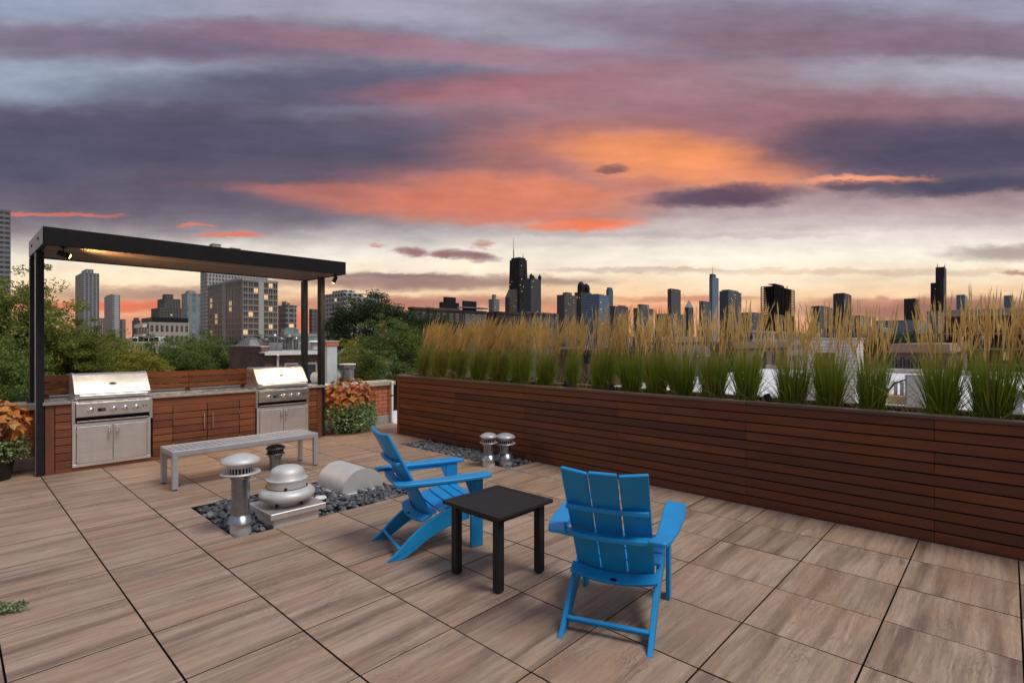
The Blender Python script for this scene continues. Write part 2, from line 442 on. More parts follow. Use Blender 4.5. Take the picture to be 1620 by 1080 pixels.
def leaf_mat(name, stops, rough=.55, transl=.25, by='island', hgrad=None):
    n = NT(name)
    f = n.island() if by == 'island' else n.rnd()
    c = n.ramp(f, stops)
    if hgrad:                                   # colour that the plant itself has from foot to tip
        z = n.n('ShaderNodeSeparateXYZ'); n.l(n.obj(), z.inputs[0])
        g = n.ramp(n.rng(z.outputs[2], hgrad[0], hgrad[1], 0, 1), hgrad[2]); c = n.mix(hgrad[3], c, g)
    big = n.noise(n.obj(), 1.1, 3, .6)
    m = n.n('ShaderNodeVectorMath', operation='SCALE'); n.l(c, m.inputs[0]); n.l(n.rng(big, .3, .7, .80, 1.2), m.inputs['Scale'])
    p = n.pbr(m.outputs[0], rough, 0, None, .3)
    t = n.n('ShaderNodeBsdfTranslucent'); n.l(m.outputs[0], t.inputs[0])
    x = n.n('ShaderNodeMixShader'); x.inputs[0].default_value = transl; n.l(p.outputs[0], x.inputs[1]); n.l(t.outputs[0], x.inputs[2])
    n.l(x.outputs[0], n.out.inputs[0]); return n.m

def pebble_mat():
    n = NT('river_pebble')
    r = n.island()
    c = n.ramp(r, [(0, srgb(46, 50, 56)), (.4, srgb(66, 71, 78)), (.7, srgb(84, 88, 95)), (.9, srgb(108, 109, 112)), (1, srgb(98, 88, 80))])
    f = n.noise(n.obj(), 60, 4, .6)
    c = n.mix(n.rng(f, .45, .75, 0, .35), c, srgb(116, 118, 122))
    return n.done(n.pbr(c, .5, 0, n.bump(f, .15, .002), .4))

def brick_mat(name, c0, c1):
    n = NT(name); v = n.shift(n.obj(), 31.0)
    f = n.noise(v, 22, 5, .65); r = n.rnd()
    c = n.mix(n.math('ADD', n.math('MULTIPLY', r, .7), n.math('MULTIPLY', f, .3)), c0, c1)
    return n.done(n.pbr(c, .85, 0, n.bump(f, .5, .004), .2))

def brickwork_mat(name, c0, c1, mortar, bw=.2, bh=.075):
    """far brickwork, courses too small to build"""
    n = NT(name); o = n.obj(); s_ = n.n('ShaderNodeSeparateXYZ'); n.l(o, s_.inputs[0])
    u = n.math('ADD', s_.outputs[0], s_.outputs[1]); cb = n.n('ShaderNodeCombineXYZ'); n.l(u, cb.inputs[0]); n.l(s_.outputs[2], cb.inputs[1])
    b = n.n('ShaderNodeTexBrick'); n.l(cb.outputs[0], b.inputs['Vector']); b.inputs['Scale'].default_value = 1.0
    b.inputs['Brick Width'].default_value = bw; b.inputs['Row Height'].default_value = bh; b.inputs['Mortar Size'].default_value = bh * .12
    b.inputs['Color1'].default_value = c0; b.inputs['Color2'].default_value = c1; b.inputs['Mortar'].default_value = mortar
    f = n.noise(o, .8, 5, .65)
    m = n.n('ShaderNodeVectorMath', operation='SCALE'); n.l(b.outputs[0], m.inputs[0]); n.l(n.rng(f, .3, .7, .72, 1.2), m.inputs['Scale'])
    return n.done(n.pbr(m.outputs[0], .85, 0, None, .2))

def facade_mat(name, wall, glass, cw=3.0, ch=3.0, fw=.6, fh=.55, lit=0.0, gr=.22, wv=.12, litc=(255, 214, 140), lite=1.0):
    """distant facade whose windows are too small to tell apart"""
    n = NT(name); o = n.obj(); s_ = n.n('ShaderNodeSeparateXYZ'); n.l(o, s_.inputs[0])
    g = n.n('ShaderNodeNewGeometry'); t = n.n('ShaderNodeVectorTransform', vector_type='NORMAL', convert_from='WORLD', convert_to='OBJECT'); n.l(g.outputs['True Normal'], t.inputs[0])
    sn = n.n('ShaderNodeSeparateXYZ'); n.l(t.outputs[0], sn.inputs[0])
    side = n.math('GREATER_THAN', n.math('ABSOLUTE', sn.outputs[0]), n.math('ABSOLUTE', sn.outputs[1]))
    u = n.math('ADD', n.math('MULTIPLY', s_.outputs[1], side), n.math('MULTIPLY', s_.outputs[0], n.math('SUBTRACT', 1.0, side)))
    u = n.math('ADD', n.math('DIVIDE', u, cw), 200.5); w = n.math('ADD', n.math('DIVIDE', s_.outputs[2], ch), 200.0)
    fu = n.math('FRACT', u); fz = n.math('FRACT', w)
    mu = n.math('LESS_THAN', n.math('ABSOLUTE', n.math('SUBTRACT', fu, .5)), fw / 2); mz = n.math('LESS_THAN', n.math('ABSOLUTE', n.math('SUBTRACT', fz, .5)), fh / 2)
    flat = n.math('LESS_THAN', n.math('ABSOLUTE', sn.outputs[2]), .5)
    mask = n.math('MULTIPLY', n.math('MULTIPLY', mu, mz), flat)
    cell = n.n('ShaderNodeCombineXYZ'); n.l(n.math('FLOOR', u), cell.inputs[0]); n.l(n.math('FLOOR', w), cell.inputs[1]); n.l(side, cell.inputs[2])
    wn_ = n.n('ShaderNodeTexWhiteNoise', noise_dimensions='3D'); n.l(cell.outputs[0], wn_.inputs[0])
    gcol = n.mix(n.rng(wn_.outputs['Value'], 0, 1, 0, .8), glass, tuple(min(1, x * 2.2 + .01) for x in glass[:3]) + (1,))
    f = n.noise(o, .06, 5, .6); wm = n.n('ShaderNodeVectorMath', operation='SCALE'); wm.inputs[0].default_value = wall[:3]; n.l(n.rng(f, .3, .7, 1 - wv, 1 + wv), wm.inputs['Scale'])
    c = n.mix(mask, wm.outputs[0], gcol)
    p = n.pbr(c, n.rng(mask, 0, 1, .8, max(gr, .4)), 0, None, .25)
    if lit:
        e = n.math('MULTIPLY', n.math('GREATER_THAN', wn_.outputs['Value'], 1 - lit), mask)
        p.inputs['Emission Color'].default_value = srgb(*litc); n.l(n.math('MULTIPLY', e, lite), p.inputs['Emission Strength'])
    return n.done(p)

def glow(name, c, s):
    n = NT(name); p = n.pbr(c, .4); p.inputs['Emission Color'].default_value = c
    f = n.noise(n.obj(), 1.7, 3); n.l(n.rng(f, .3, .7, s * .75, s * 1.15), p.inputs['Emission Strength']); return n.done(p)

M = dict(
    pale_flue=plain('pale_blue_grey_metal', (.46, .52, .58), .45, .2, .18, 3),
    lit_dim=glow('dim_lit_window', srgb(220, 190, 140), .25),
    dull_cap=plain('weathered_dark_steel', (.17, .165, .16), .5, .7, .3),
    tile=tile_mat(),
    ipe=plank_mat('oiled_ipe', (.150, .048, .019, 1), (.245, .080, .029, 1), (.080, .038, .023, 1), 'y', .68),
    ipe_x=plank_mat('oiled_ipe_kitchen', (.150, .050, .024, 1), (.225, .080, .036, 1), (.085, .034, .020, 1), 'x', 1.1),
    ipe_z=plank_mat('oiled_ipe_upright', (.140, .048, .024, 1), (.205, .075, .036, 1), (.095, .038, .024, 1), 'z', .85),
    cap=plank_mat('planter_cap_wood', (.105, .066, .046, 1), (.150, .098, .070, 1), (.085, .056, .042, 1), 'y'),
    soffit=plank_mat('soffit_cedar', (.185, .108, .072, 1), (.260, .160, .108, 1), (.130, .080, .058, 1), 'x'),
    dark_gap=plain('dark_backing', (.012, .010, .009), .9, 0, .2),
    black=plain('black_powder_coat', (.009, .009, .010), .5, 0, .2, 9, .08, 300, .2),
    charcoal=plain('charcoal_powder_coat', (.014, .015, .019), .5, 0, .18, 7, .08, 260, .2),
    table=plain('black_aluminium', (.016, .016, .017), .45, 0, .12, 14, .04, 400, .25),
    plate=plain('zinc_end_plate', (.34, .33, .32), .45, .3, .15),
    steel=steel_mat('brushed_stainless', (.72, .71, .69), .26, .42, (1.5, 120, 120)),
    steel_door=steel_mat('brushed_stainless_door', (.70, .69, .67), .36, .50, (1.5, 120, 120), .80),
    chrome=plain('polished_chrome', (.80, .80, .80), .10, 1.0, .05),
    galv=galv_mat(),
    cast=plain('painted_cast_aluminium', (.55, .56, .56), .46, .3, .06, 8),
    alu=plain('silver_powder_coat', (.40, .41, .43), .38, .3, .06, 8),
    blue=plain('blue_recycled_plastic', (.008, .245, .57), .44, 0, .08, 5, .12, 420, .35),
    pebble=pebble_mat(),
    soil=plain('potting_soil', (.035, .024, .016), .95, 0, .4, 30, .8, 60),
    brick=brick_mat('red_brick', (.36, .120, .060, 1), (.50, .185, .100, 1)),
    mortar=plain('mortar', (.30, .24, .20), .9, 0, .2, 20, .3, 90),
    coping=plain('limestone_coping', (.40, .37, .32), .85, 0, .28, 4, .4, 40),
    counter=plain('grey_stone_counter', (.27, .27, .26), .22, 0, .14, 12),
    pot=plain('black_plastic_pot', (.014, .014, .015), .5, 0, .2),
    membrane=plain('white_roof_membrane', (.70, .71, .73), .6, 0, .14, .5, .1, 8),
    membrane_g=plain('grey_roof_membrane', (.42, .43, .44), .7, 0, .22, .7),
    white=plain('white_paint', (.74, .74, .72), .5, 0, .08),
    yellow=plain('yellow_warning_label', (.75, .55, .04), .5, 0, .1),
    bark=plain('bark', (.055, .042, .032), .9, 0, .35, 8, .6, 30),
    asphalt=plain('city_ground', (.06, .065, .05), .9, 0, .4, .02),
    glass=plain('dark_window_glass', (.018, .022, .028), .08, 0, .3, .3),
    glass_b=plain('blue_window_glass', (.06, .10, .13), .1, 0, .4, .3),
    winframe=plain('pale_window_frame', (.42, .40, .37), .6, 0, .1),
    lit=glow('lit_window', srgb(246, 214, 154), .52),
    concrete=plain('apartment_concrete', (.36, .345, .32), .85, 0, .12, .3),
)

# ================================================================== setting: roof, deck, pebble beds
roof = mk('roof_slab', box(-9, 6.35, -9, 13.0, -.60, -.075), M['membrane_g']); tag(roof, kind='structure')
roof2 = mk('building_wall', box(-8.98, 6.33, -8.98, 12.98, -14.0, -.605), M['concrete']); tag(roof2, kind='structure')
ground = mk('ground', box(-6000, 9000, -6000, 9000, -14.5, -14.0), M['asphalt']); tag(ground, kind='structure')

PITCH, GX, GY = .6105, .205, -.061
deck = mk('deck', join(box(-4.5, 5.62, -4.5, 9.36, -.070, -.045), box(5.6205, 6.34, 8.20, 9.36, -.070, -.045)), M['dark_gap']); tag(deck, kind='structure')
PIT1 = (1.70, 3.56, GY + 8 * PITCH, GY + 10 * PITCH)      # x0 x1 y0 y1
PIT2 = (5.09, 5.64, GY + 8 * PITCH, GY + 12 * PITCH)
def paver(x0, x1, y0, y1):
    if x1 - x0 < .03 or y1 - y0 < .03: return
    g = .0048
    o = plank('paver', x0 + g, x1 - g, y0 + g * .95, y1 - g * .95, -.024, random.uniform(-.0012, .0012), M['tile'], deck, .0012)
for i in range(-5, 11):
    for j in range(-5, 16):
        x0, x1 = GX + i * PITCH, GX + (i + 1) * PITCH; y0, y1 = GY + j * PITCH, GY + (j + 1) * PITCH
        if j == 13 and i >= 9: y0 = 8.175
        if j >= 13 and i == 9: x0 = 5.648
        x1 = min(x1, 5.644 if i == 8 else 6.34 if j >= 13 else 5.64); y1 = min(y1, 9.385)
        if x1 - x0 < .05 or y1 - y0 < .05: continue
        # out of the picture: behind or beside the camera
        if (x0 + y0 < -1.0) or (x1 * .683 - y0 * .7305 > 1.30 * (x1 * .7305 + y0 * .683) + 1.2) or (y1 * .7305 - x0 * .683 > 1.30 * (x0 * .7305 + y1 * .683) + 1.2): continue
        cut = None
        for p in (PIT1, PIT2):
            if x1 > p[0] + .01 and x0 < p[1] - .01 and y1 > p[2] + .01 and y0 < p[3] - .01: cut = p
        if cut is None: paver(x0, x1, y0, y1)
        else:
            if x0 < cut[0] - .05: paver(x0, cut[0], y0, y1)
            if x1 > cut[1] + .05: paver(cut[1], x1, y0, y1)
for p, nm in ((PIT1, 'front'), (PIT2, 'back')):
    tray = mk('pebble_tray', box(p[0] - .01, p[1] + .01, p[2] - .01, p[3] + .01, -.044, -.038), M['dark_gap']); tag(tray, kind='structure')

def ico():
    t = (1 + 5 ** .5) / 2
    v = np.array([(-1, t, 0), (1, t, 0), (-1, -t, 0), (1, -t, 0), (0, -1, t), (0, 1, t), (0, -1, -t), (0, 1, -t), (t, 0, -1), (t, 0, 1), (-t, 0, -1), (-t, 0, 1)], float)
    v /= np.linalg.norm(v[0])
    f = [(0, 11, 5), (0, 5, 1), (0, 1, 7), (0, 7, 10), (0, 10, 11), (1, 5, 9), (5, 11, 4), (11, 10, 2), (10, 7, 6), (7, 1, 8), (3, 9, 4), (3, 4, 2), (3, 2, 6), (3, 6, 8), (3, 8, 9), (4, 9, 5), (2, 4, 11), (6, 2, 10), (8, 6, 7), (9, 8, 1)]
    v = v.tolist(); F2, mid = [], {}
    def m(a, b):
        k = (min(a, b), max(a, b))
        if k not in mid:
            q = np.array(v[a]) + np.array(v[b]); q /= np.linalg.norm(q); mid[k] = len(v); v.append(q.tolist())
        return mid[k]
    for a, b, c in f:
        x, y, z = m(a, b), m(b, c), m(c, a); F2 += [(a, x, z), (b, y, x), (c, z, y), (x, y, z)]
    return np.array(v), np.array(F2)
ICO_V, ICO_F = ico()
def pebbles(p, n, label, avoid=()):
    V, Fc = [], []
    k = 0; tries = 0
    while k < n and tries < n * 6:
        tries += 1
        x, y = rng.uniform(p[0] + .03, p[1] - .03), rng.uniform(p[2] + .03, p[3] - .03)
        if any((x - a) ** 2 + (y - b) ** 2 < r * r for a, b, r in avoid): continue
        s = rng.uniform(.022, .043) * np.array([1, rng.uniform(.68, .95), rng.uniform(.42, .62)])
        a = rng.uniform(0, 2 * PI); tx, ty = rng.normal(0, .35, 2)
        from mathutils import Euler
        Rm = np.array(Euler((tx, ty, a)).to_matrix())
        lump = 1 + .10 * np.sin(ICO_V @ rng.normal(0, 2.2, 3) + rng.uniform(0, 6))
        pos = np.array([x, y, rng.uniform(-.030, .006) if k > n * .35 else -.030])
        V.append((ICO_V * lump[:, None] * s) @ Rm.T + pos); Fc.append(ICO_F + len(ICO_V) * k); k += 1
    o = put('pebbles', to_mesh('pebbles', (np.vstack(V), np.vstack(Fc)), M['pebble'], True, None))
    tag(o, label, 'pebbles', kind='stuff')
pebbles(PIT1, 1500, 'bed of dark grey river pebbles around the roof fan', ((1.79, 4.97, .10), (2.607, 5.1, .055)))
pebbles(PIT2, 1050, 'strip of dark grey river pebbles along the planter foot', ((5.02, 5.12, .09), (5.25, 5.04, .09)))

# ================================================================== long timber planter
PX, PY0, PY1, PZ = 5.65, -3.2, 8.16, 1.03
planter = thing('planter_box', 'long dark hardwood planter box with horizontal boards and a flat cap', 'planter', (0, 0, 0))
mk('liner', box(PX + .030, 6.26, PY0 + .03, PY1 - .03, .0, .93), M['dark_gap'], planter)
mk('soil', box(PX + .032, 6.24, PY0 + .04, PY1 - .04, .931, .99), M['soil'], planter)
ROW = .0945
joints = [.447 + 1.5275 * k for k in range(-3, 6)]
for r_ in range(11):
    z0 = r_ * ROW + .004; z1 = z0 + ROW - .0115
    if r_ == 10: z1 = PZ - .004
    ys = [PY0] + [j for k, j in enumerate(joints) if PY0 + .3 < j < PY1 - .3 and (k * 7 + r_ * 5) % 3 != 1] + [PY1 - .075]
    for a, b in zip(ys[:-1], ys[1:]):
        o = plank('board', PX, PX + .022, a + .0008, b - .0008, z0, z1, M['ipe'], planter, .0025)
        o.location.x += random.uniform(-.0012, .0012)
for r_ in range(11):
    z0 = r_ * ROW + .004; z1 = z0 + ROW - .0115
    if r_ == 10: z1 = PZ - .004
    plank('end_board', PX + .028, 6.26, PY1 - .024, PY1 - .003, z0, z1, M['ipe_x'], planter, .0025)
plank('corner_post', PX - .004, PX + .026, PY1 - .073, PY1, .0, PZ - .003, M['ipe_z'], planter, .003)
ys = [PY0] + [j for j in joints[::2] if PY0 + .3 < j < PY1 - .3] + [PY1 + .02]
for a, b in zip(ys[:-1], ys[1:]):
    plank('cap_board', PX - .022, PX + .105, a + .001, b - .001, PZ, PZ + .035, M['cap'], planter, .004)
plank('cap_board', PX + .107, 6.185, PY1 - .105, PY1 + .02, PZ, PZ + .035, M['cap'], planter, .004)
for a, b in zip(ys[:-1], ys[1:]):
    plank('cap_board', 6.187, 6.29, a + .001, b - .001, PZ, PZ + .035, M['cap'], planter, .004)
plank('back_board', 6.262, 6.283, PY0, PY1 - .03, .3, PZ - .003, M['ipe'], planter, .003)

# ================================================================== brick parapet with stone coping
par = thing('brick_parapet', 'low red brick parapet wall with pale stone coping behind the kitchen', 'wall', (0, 0, 0))
PYF = 9.42
mk('wall_core', box(-3.0, 6.42, PYF + .012, 9.70, -.05, .77), M['mortar'], par)
mk('base_flashing', cbox(-3.0, 6.41, PYF - .030, PYF + .011, -.04, .155, .01), M['plate'], par)
def bricks(x0, x1):
    for r_ in range(8):
        z0 = .162 + r_ * .0755; off = 0 if r_ % 2 else .106
        x = x0 - off
        while x < x1:
            a, b = max(x, x0), min(x + .203, x1)
            if b - a > .03: plank('brick', a, b, PYF - .003, PYF + .040, z0, z0 + .0655, M['brick'], par, .003)
            x += .2125
bricks(4.58, 6.42); bricks(-1.2, .84)
x = -3.0
while x < 6.40:
    plank('coping_stone', x + .003, min(x + 1.17, 6.45) - .003, PYF - .06, 9.76, .772, .862, M['coping'], par, .008); x += 1.175
ds = thing('downspout', 'thin white downspout between brick parapet and planter', 'downspout', (6.335, 9.33, 0))
mk('pipe', cbox(-.022, .022, -.022, .022, 0.0, .80, .006), M['white'], ds); mk('bracket', cbox(-.03, .03, -.026, .036, .55, .575, .003), M['black'], ds)
mk('outlet', cbox(-.03, .03, -.03, .03, .80, .85, .008), M['white'], ds)

# ================================================================== outdoor kitchen
KY = 8.81
kit = thing('kitchen_island', 'outdoor kitchen run of red-brown hardwood boards with grey counter and slatted back', 'outdoor kitchen', (0, 0, 0))
X0, X1 = .855, 4.53
mk('carcass', box(X0 + .03, X1 - .03, KY + .024, 9.36, .005, .872), M['dark_gap'], kit)
for a, b in ((X0 - .025, 1.112), (1.99, 3.402), (4.275, X1 + .055)):
    plank('counter_slab', a, b, KY - .03, 9.40, .876, .912, M['counter'], kit, .004)
plank('counter_slab', 1.113, 1.989, 9.27, 9.40, .876, .911, M['counter'], kit, .004)
plank('counter_slab', 3.403, 4.274, 9.27, 9.40, .876, .911, M['counter'], kit, .004)
plank('end_post', X0, .947, KY, KY + .03, .0, .874, M['ipe_z'], kit)
plank('end_post', 4.440, X1, KY, KY + .03, .0, .874, M['ipe_z'], kit)
for k in range(9):                                   # end boards facing left
    z0 = .058 + k * .0995
    if z0 > .80: break
    plank('side_board', X0 + .002, X0 + .022, KY + .034, 9.36, z0, z0 + .093, M['ipe'], kit)
    plank('side_board', X1 - .022, X1 - .002, KY + .034, 9.36, z0, z0 + .093, M['ipe'], kit)
def rows(x0, x1, top, nm='board', parent=None, y=KY):
    z = .058
    while z < top - .03:
        z1 = min(z + .0880, top)
        if top - z1 < .03: z1 = top
        o = plank(nm, x0 + .002, x1 - .002, y, y + .021, z, z1, M['ipe_x'], parent or kit, .0025)
        z += .0995
rows(.951, 1.118, .872); rows(4.270, 4.436, .872)
rows(2.00, 2.248, .752); rows(3.160, 3.400, .752)
plank('top_rail', 2.00, 3.402, KY - .001, KY + .022, .757, .874, M['ipe_x'], kit)
plank('plinth_board', .951, 4.436, KY + .004, KY + .022, .0, .0525, M['ipe_x'], kit)
for x0, x1, hx, hg in ((2.252, 2.698, 2.652, 2.252), (2.703, 3.157, 2.768, 3.158)):   # two timber doors
    d_ = mk('timber_door', box(x0 + .004, x1 - .004, KY + .0225, KY + .0235, .06, .75), M['dark_gap'], kit)
    rows(x0, x1, .752, 'door_board', d_, KY - .001)
    h = mk('handle', join(tube([(hx, KY - .035, .38), (hx, KY - .035, .61)], .0055, 10), tube([(hx, KY - .035, .42), (hx, KY, .42)], .004, 8), tube([(hx, KY - .035, .57), (hx, KY, .57)], .004, 8)), M['steel'], d_, smooth=True)
    for hz in (.58, .19):
        mk('hinge', tube([(hg, KY - .004, hz - .03), (hg, KY - .004, hz + .03)], .006, 8), M['chrome'], d_, smooth=True)
mk('rear_upstand', cbox(.90, 4.30, 9.60, 9.74, .863, .925, .004), M['white'], par)
# slatted back screen above the counter
for z0, z1 in ((.962, 1.024), (1.037, 1.119), (1.132, 1.222)):
    for a, b in ((.90, 2.62), (2.623, 4.28)):
        plank('screen_slat', a, b, 9.440, 9.458, z0, z1, M['ipe_x'], kit)
for xs in (.93, 1.78, 2.622, 3.45, 4.22):
    plank('screen_post', xs - .03, xs + .03, 9.461, 9.50, .864, 1.215, M['ipe_z'], kit)
# stainless doors under the grills
for gx in (1.118, 3.418):
    fr = mk('steel_door_frame', join(cbox(gx, gx + .855, KY - .014, KY + .004, .572, .606, .003), cbox(gx, gx + .855, KY - .014, KY + .004, .050, .088, .003),
            cbox(gx, gx + .040, KY - .0135, KY + .004, .0885, .5715, .003), cbox(gx + .815, gx + .855, KY - .0135, KY + .004, .0885, .5715, .003)), M['steel_door'], kit)
    for s in (0, 1):
        a = gx + .045 + s * .385; b = a + .380
        mk('steel_door', cbox(a, b, KY - .018, KY - .002, .092, .568, .003), M['steel_door'], fr)
        hx = gx + (.385 if s == 0 else .470)
        mk('door_handle', tube([(hx, KY - .018, .535), (hx, KY - .045, .53), (hx, KY - .056, .49), (hx, KY - .056, .45), (hx, KY - .045, .41), (hx, KY - .018, .405)], [.011, .013, .015, .015, .013, .010], 12), M['chrome'], fr, smooth=True)
        for hz in (.15, .51):
            e = gx + (.040 if s == 0 else .815)
            mk('door_hinge', tube([(e, KY - .02, hz - .028), (e, KY - .02, hz + .028)], .006, 8), M['steel'], fr, smooth=True)

def grill(gx, label):
    g = thing('gas_grill', label, 'grill', (gx, KY, 0))
    W_ = .885
    mk('surround', join(cbox(0, W_, -.018, .012, .872, .905, .003), cbox(0, .038, -.018, .012, .615, .871, .003), cbox(W_ - .038, W_, -.018, .012, .615, .871, .003), cbox(0, W_, -.016, .012, .608, .6145, .002),
        cbox(.0, W_, .0125, .46, .9135, .924, .003)), M['steel'], g)
    mk('firebox', cbox(.04, W_ - .04, .013, .44, .62, .9125, .004), M['black'], g)
    mk('drip_tray', join(cbox(.050, W_ - .05, -.010, .012, .640, .668, .003)), M['black'], g)
    mk('tray_lip', cbox(.050, W_ - .05, -.030, -.011, .628, .645, .004), M['steel'], g)
    pan = mk('control_panel', prism([(-.060, .705), (-.036, .690), (.010, .690), (.010, .900), (-.040, .886), (-.056, .874)], 'x', .042, W_ - .042), M['steel'], g)
    for k, (px_, w_) in enumerate(((.12, .09), (.26, .06), (.46, .08), (.60, .09), (.72, .05))):
        mk('vent_slot', box(px_, px_ + w_, -.0445, -.041, .8865, .8895), M['dark_gap'], pan)
    for kx in (.185, .432, .556, .680):
        kn = mk('knob', lathe([(.0, .040), (.018, .040), (.027, .034), (.029, .024), (.027, .010), (.034, .008), (.038, .003), (.038, -.004)], 28), M['chrome'], g, (kx, -.058, .783), (R(90), 0, 0), smooth=True)
        mk('knob_grip', cbox(-.005, .005, -.024, .024, .034, .048, .003), M['chrome'], kn)
    mk('badge', cbox(.262, .348, -.0625, -.057, .758, .802, .002), M['black'], g)
    mk('badge_print', box(.300, .344, -.0635, -.0627, .764, .796), M['glass_b'], g)
    for kx in (.768, .800):
        mk('button', lathe([(0, .01), (.007, .01), (.009, .006), (.009, 0)], 14), M['black'], g, (kx, -.057, .795), (R(90), 0, 0), smooth=True)
    hood_prof = [(-.012, .932), (-.026, .955), (-.028, .998), (.180, 1.232), (.245, 1.252), (.420, 1.245), (.440, 1.200), (.440, .932)]
    hood = mk('hood', prism(hood_prof, 'x', .052, W_ - .052), M['steel'], g)
    big = [(-.018, .928), (-.034, .955), (-.036, 1.001), (.176, 1.240), (.245, 1.260), (.425, 1.252), (.448, 1.200), (.448, .928)]
    for a, b in ((.030, .0515), (W_ - .0515, W_ - .030)):
        mk('hood_end', prism(big, 'x', a, b), M['steel'], g)
    mk('handle', tube([(.075, -.075, .972), (W_ - .075, -.075, .972)], .014, 16), M['steel'], g, smooth=True)
    for a in (.085, W_ - .085):
        mk('handle_bracket', cbox(a - .012, a + .012, -.075, -.029, .958, .986, .004), M['chrome'], g)
    th = math.atan2(.234, .208)
    em = mk('emblem', xf(lathe([(0, .006), (.85, .006), (1, .003), (1, -.002)], 28), scale=(.046, .024, 1)), M['plate'], g, (W_ / 2, .070, 1.1105), (th, 0, 0), smooth=True)
    mk('emblem_inlay', xf(lathe([(0, .0075), (.80, .0075), (.82, .005)], 28), scale=(.040, .018, 1)), M['black'], em)
    return g
grill(1.112, 'stainless gas grill nearest the pergola\'s left post, beside the orange coleus')
grill(3.398, 'stainless gas grill at the far end of the counter, behind the bench')

# ================================================================== steel pergola
per = thing('pergola', 'dark steel pergola with flat slatted roof over the outdoor kitchen', 'pergola', (0, 0, 0))
RX0, RX1, RY0, RY1, RZ0, RZ1 = .77, 4.60, 8.12, 9.56, 2.80, 3.01
mk('front_fascia', cbox(RX0, RX1, RY0, RY0 + .05, RZ0, RZ1, .004), M['black'], per)
mk('rear_fascia', cbox(RX0, RX1, RY1 - .05, RY1, RZ0, RZ1, .004), M['black'], per)
mk('end_fascia', cbox(RX0 + .004, RX0 + .05, RY0 + .051, RY1 - .051, RZ0, RZ1 - .002, .004), M['black'], per)
mk('end_fascia', cbox(RX1 - .05, RX1 - .004, RY0 + .051, RY1 - .051, RZ0, RZ1 - .002, .004), M['black'], per)
for a, b in ((RY0 + .004, RY0 + .70), (RY0 + .712, RY1 - .004)):
    pl = mk('end_plate', cbox(RX0 - .006, RX0 - .0005, a, b, RZ0 + .004, RZ1 - .004, .002), M['plate'], per)
    for yy in (a + .35,):
        mk('bolt', lathe([(0, .012), (.012, .012), (.016, .008), (.016, 0)], 12), M['black'], pl, (RX0 - .006, yy, RZ0 + .11), (0, R(-90), 0))
mk('roof_sheet', box(RX0 + .051, RX1 - .051, RY0 + .051, RY1 - .051, RZ1 - .03, RZ1 - .01), M['black'], per)
n_s = 12; yy0, yy1 = RY0 + .054, RY1 - .054; stp = (yy1 - yy0) / n_s
for k in range(n_s):
    plank('soffit_slat', RX0 + .052, RX1 - .052, yy0 + k * stp + .004, yy0 + (k + 1) * stp - .004, RZ0 + .012, RZ0 + .034, M['soffit'], per)
for px_, py_, zb in ((.772, 8.80, 0.0), (4.533, 8.855, 0.0), (.772, 9.50, .862), (4.533, 9.50, .862)):
    po = mk('post', cbox(px_, px_ + .076, py_, py_ + .13, zb, RZ0 - .001, .004), M['charcoal'], per)
    if zb: mk('base_plate', cbox(px_ - .03, px_ + .10, py_ - .02, py_ + .15, zb, zb + .012, .003), M['black'], po)
    else: mk('tone_plate', cbox(px_ - .0045, px_ - .0005, py_ + .01, py_ + .12, .02, RZ0 - .01, .001), M['plate'] if px_ < 1 else M['black'], po)  # pale sheet on the left post's side: caught light put into the colour

def spot(loc, aim, label, power):
    t = thing('spotlight', label, 'spotlight', loc)
    d = (Vector(aim) - Vector(loc)).normalized()
    q = d.to_track_quat('Z', 'Y').to_euler()
    mk('mount', lathe([(.028, .0), (.028, -.012), (.008, -.016), (.008, -.055), (0, -.055)], 18), M['black'], t, smooth=True)
    h = mk('housing', lathe([(0, -.055), (.026, -.055), (.032, -.045), (.034, .060), (.031, .060), (.029, .030), (0, .028)], 24), M['black'], t, (0, 0, -.088), q, smooth=True)
    mk('bulb', lathe([(0, .076), (.018, .073), (.028, .064), (.0300, .056), (.0, .033)], 20), M['bulb'], h, smooth=True)
    ld = bpy.data.lights.new('spot_light', 'SPOT'); lo = bpy.data.objects.new('spot_light', ld); C.objects.link(lo)
    ld.energy = power; ld.spot_size = R(150); ld.spot_blend = 1.0; ld.color = (1.0, .66, .30); ld.shadow_soft_size = .025
    lo.parent = t; lo.location = Vector((0, 0, -.088)) + d * .10; lo.rotation_euler = d.to_track_quat('-Z', 'Y').to_euler()
    return t
M['bulb'] = glow('warm_bulb', srgb(255, 190, 90), 14.0)
spot((.965, 8.25, RZ0 + .011), (2.4, 8.30, 2.35), 'small black spotlight glowing warm under the pergola\'s left front corner', 190)
spot((4.47, 8.25, RZ0 + .011), (4.30, 8.70, 2.0), 'small black spotlight glowing warm under the pergola\'s right end', 78)

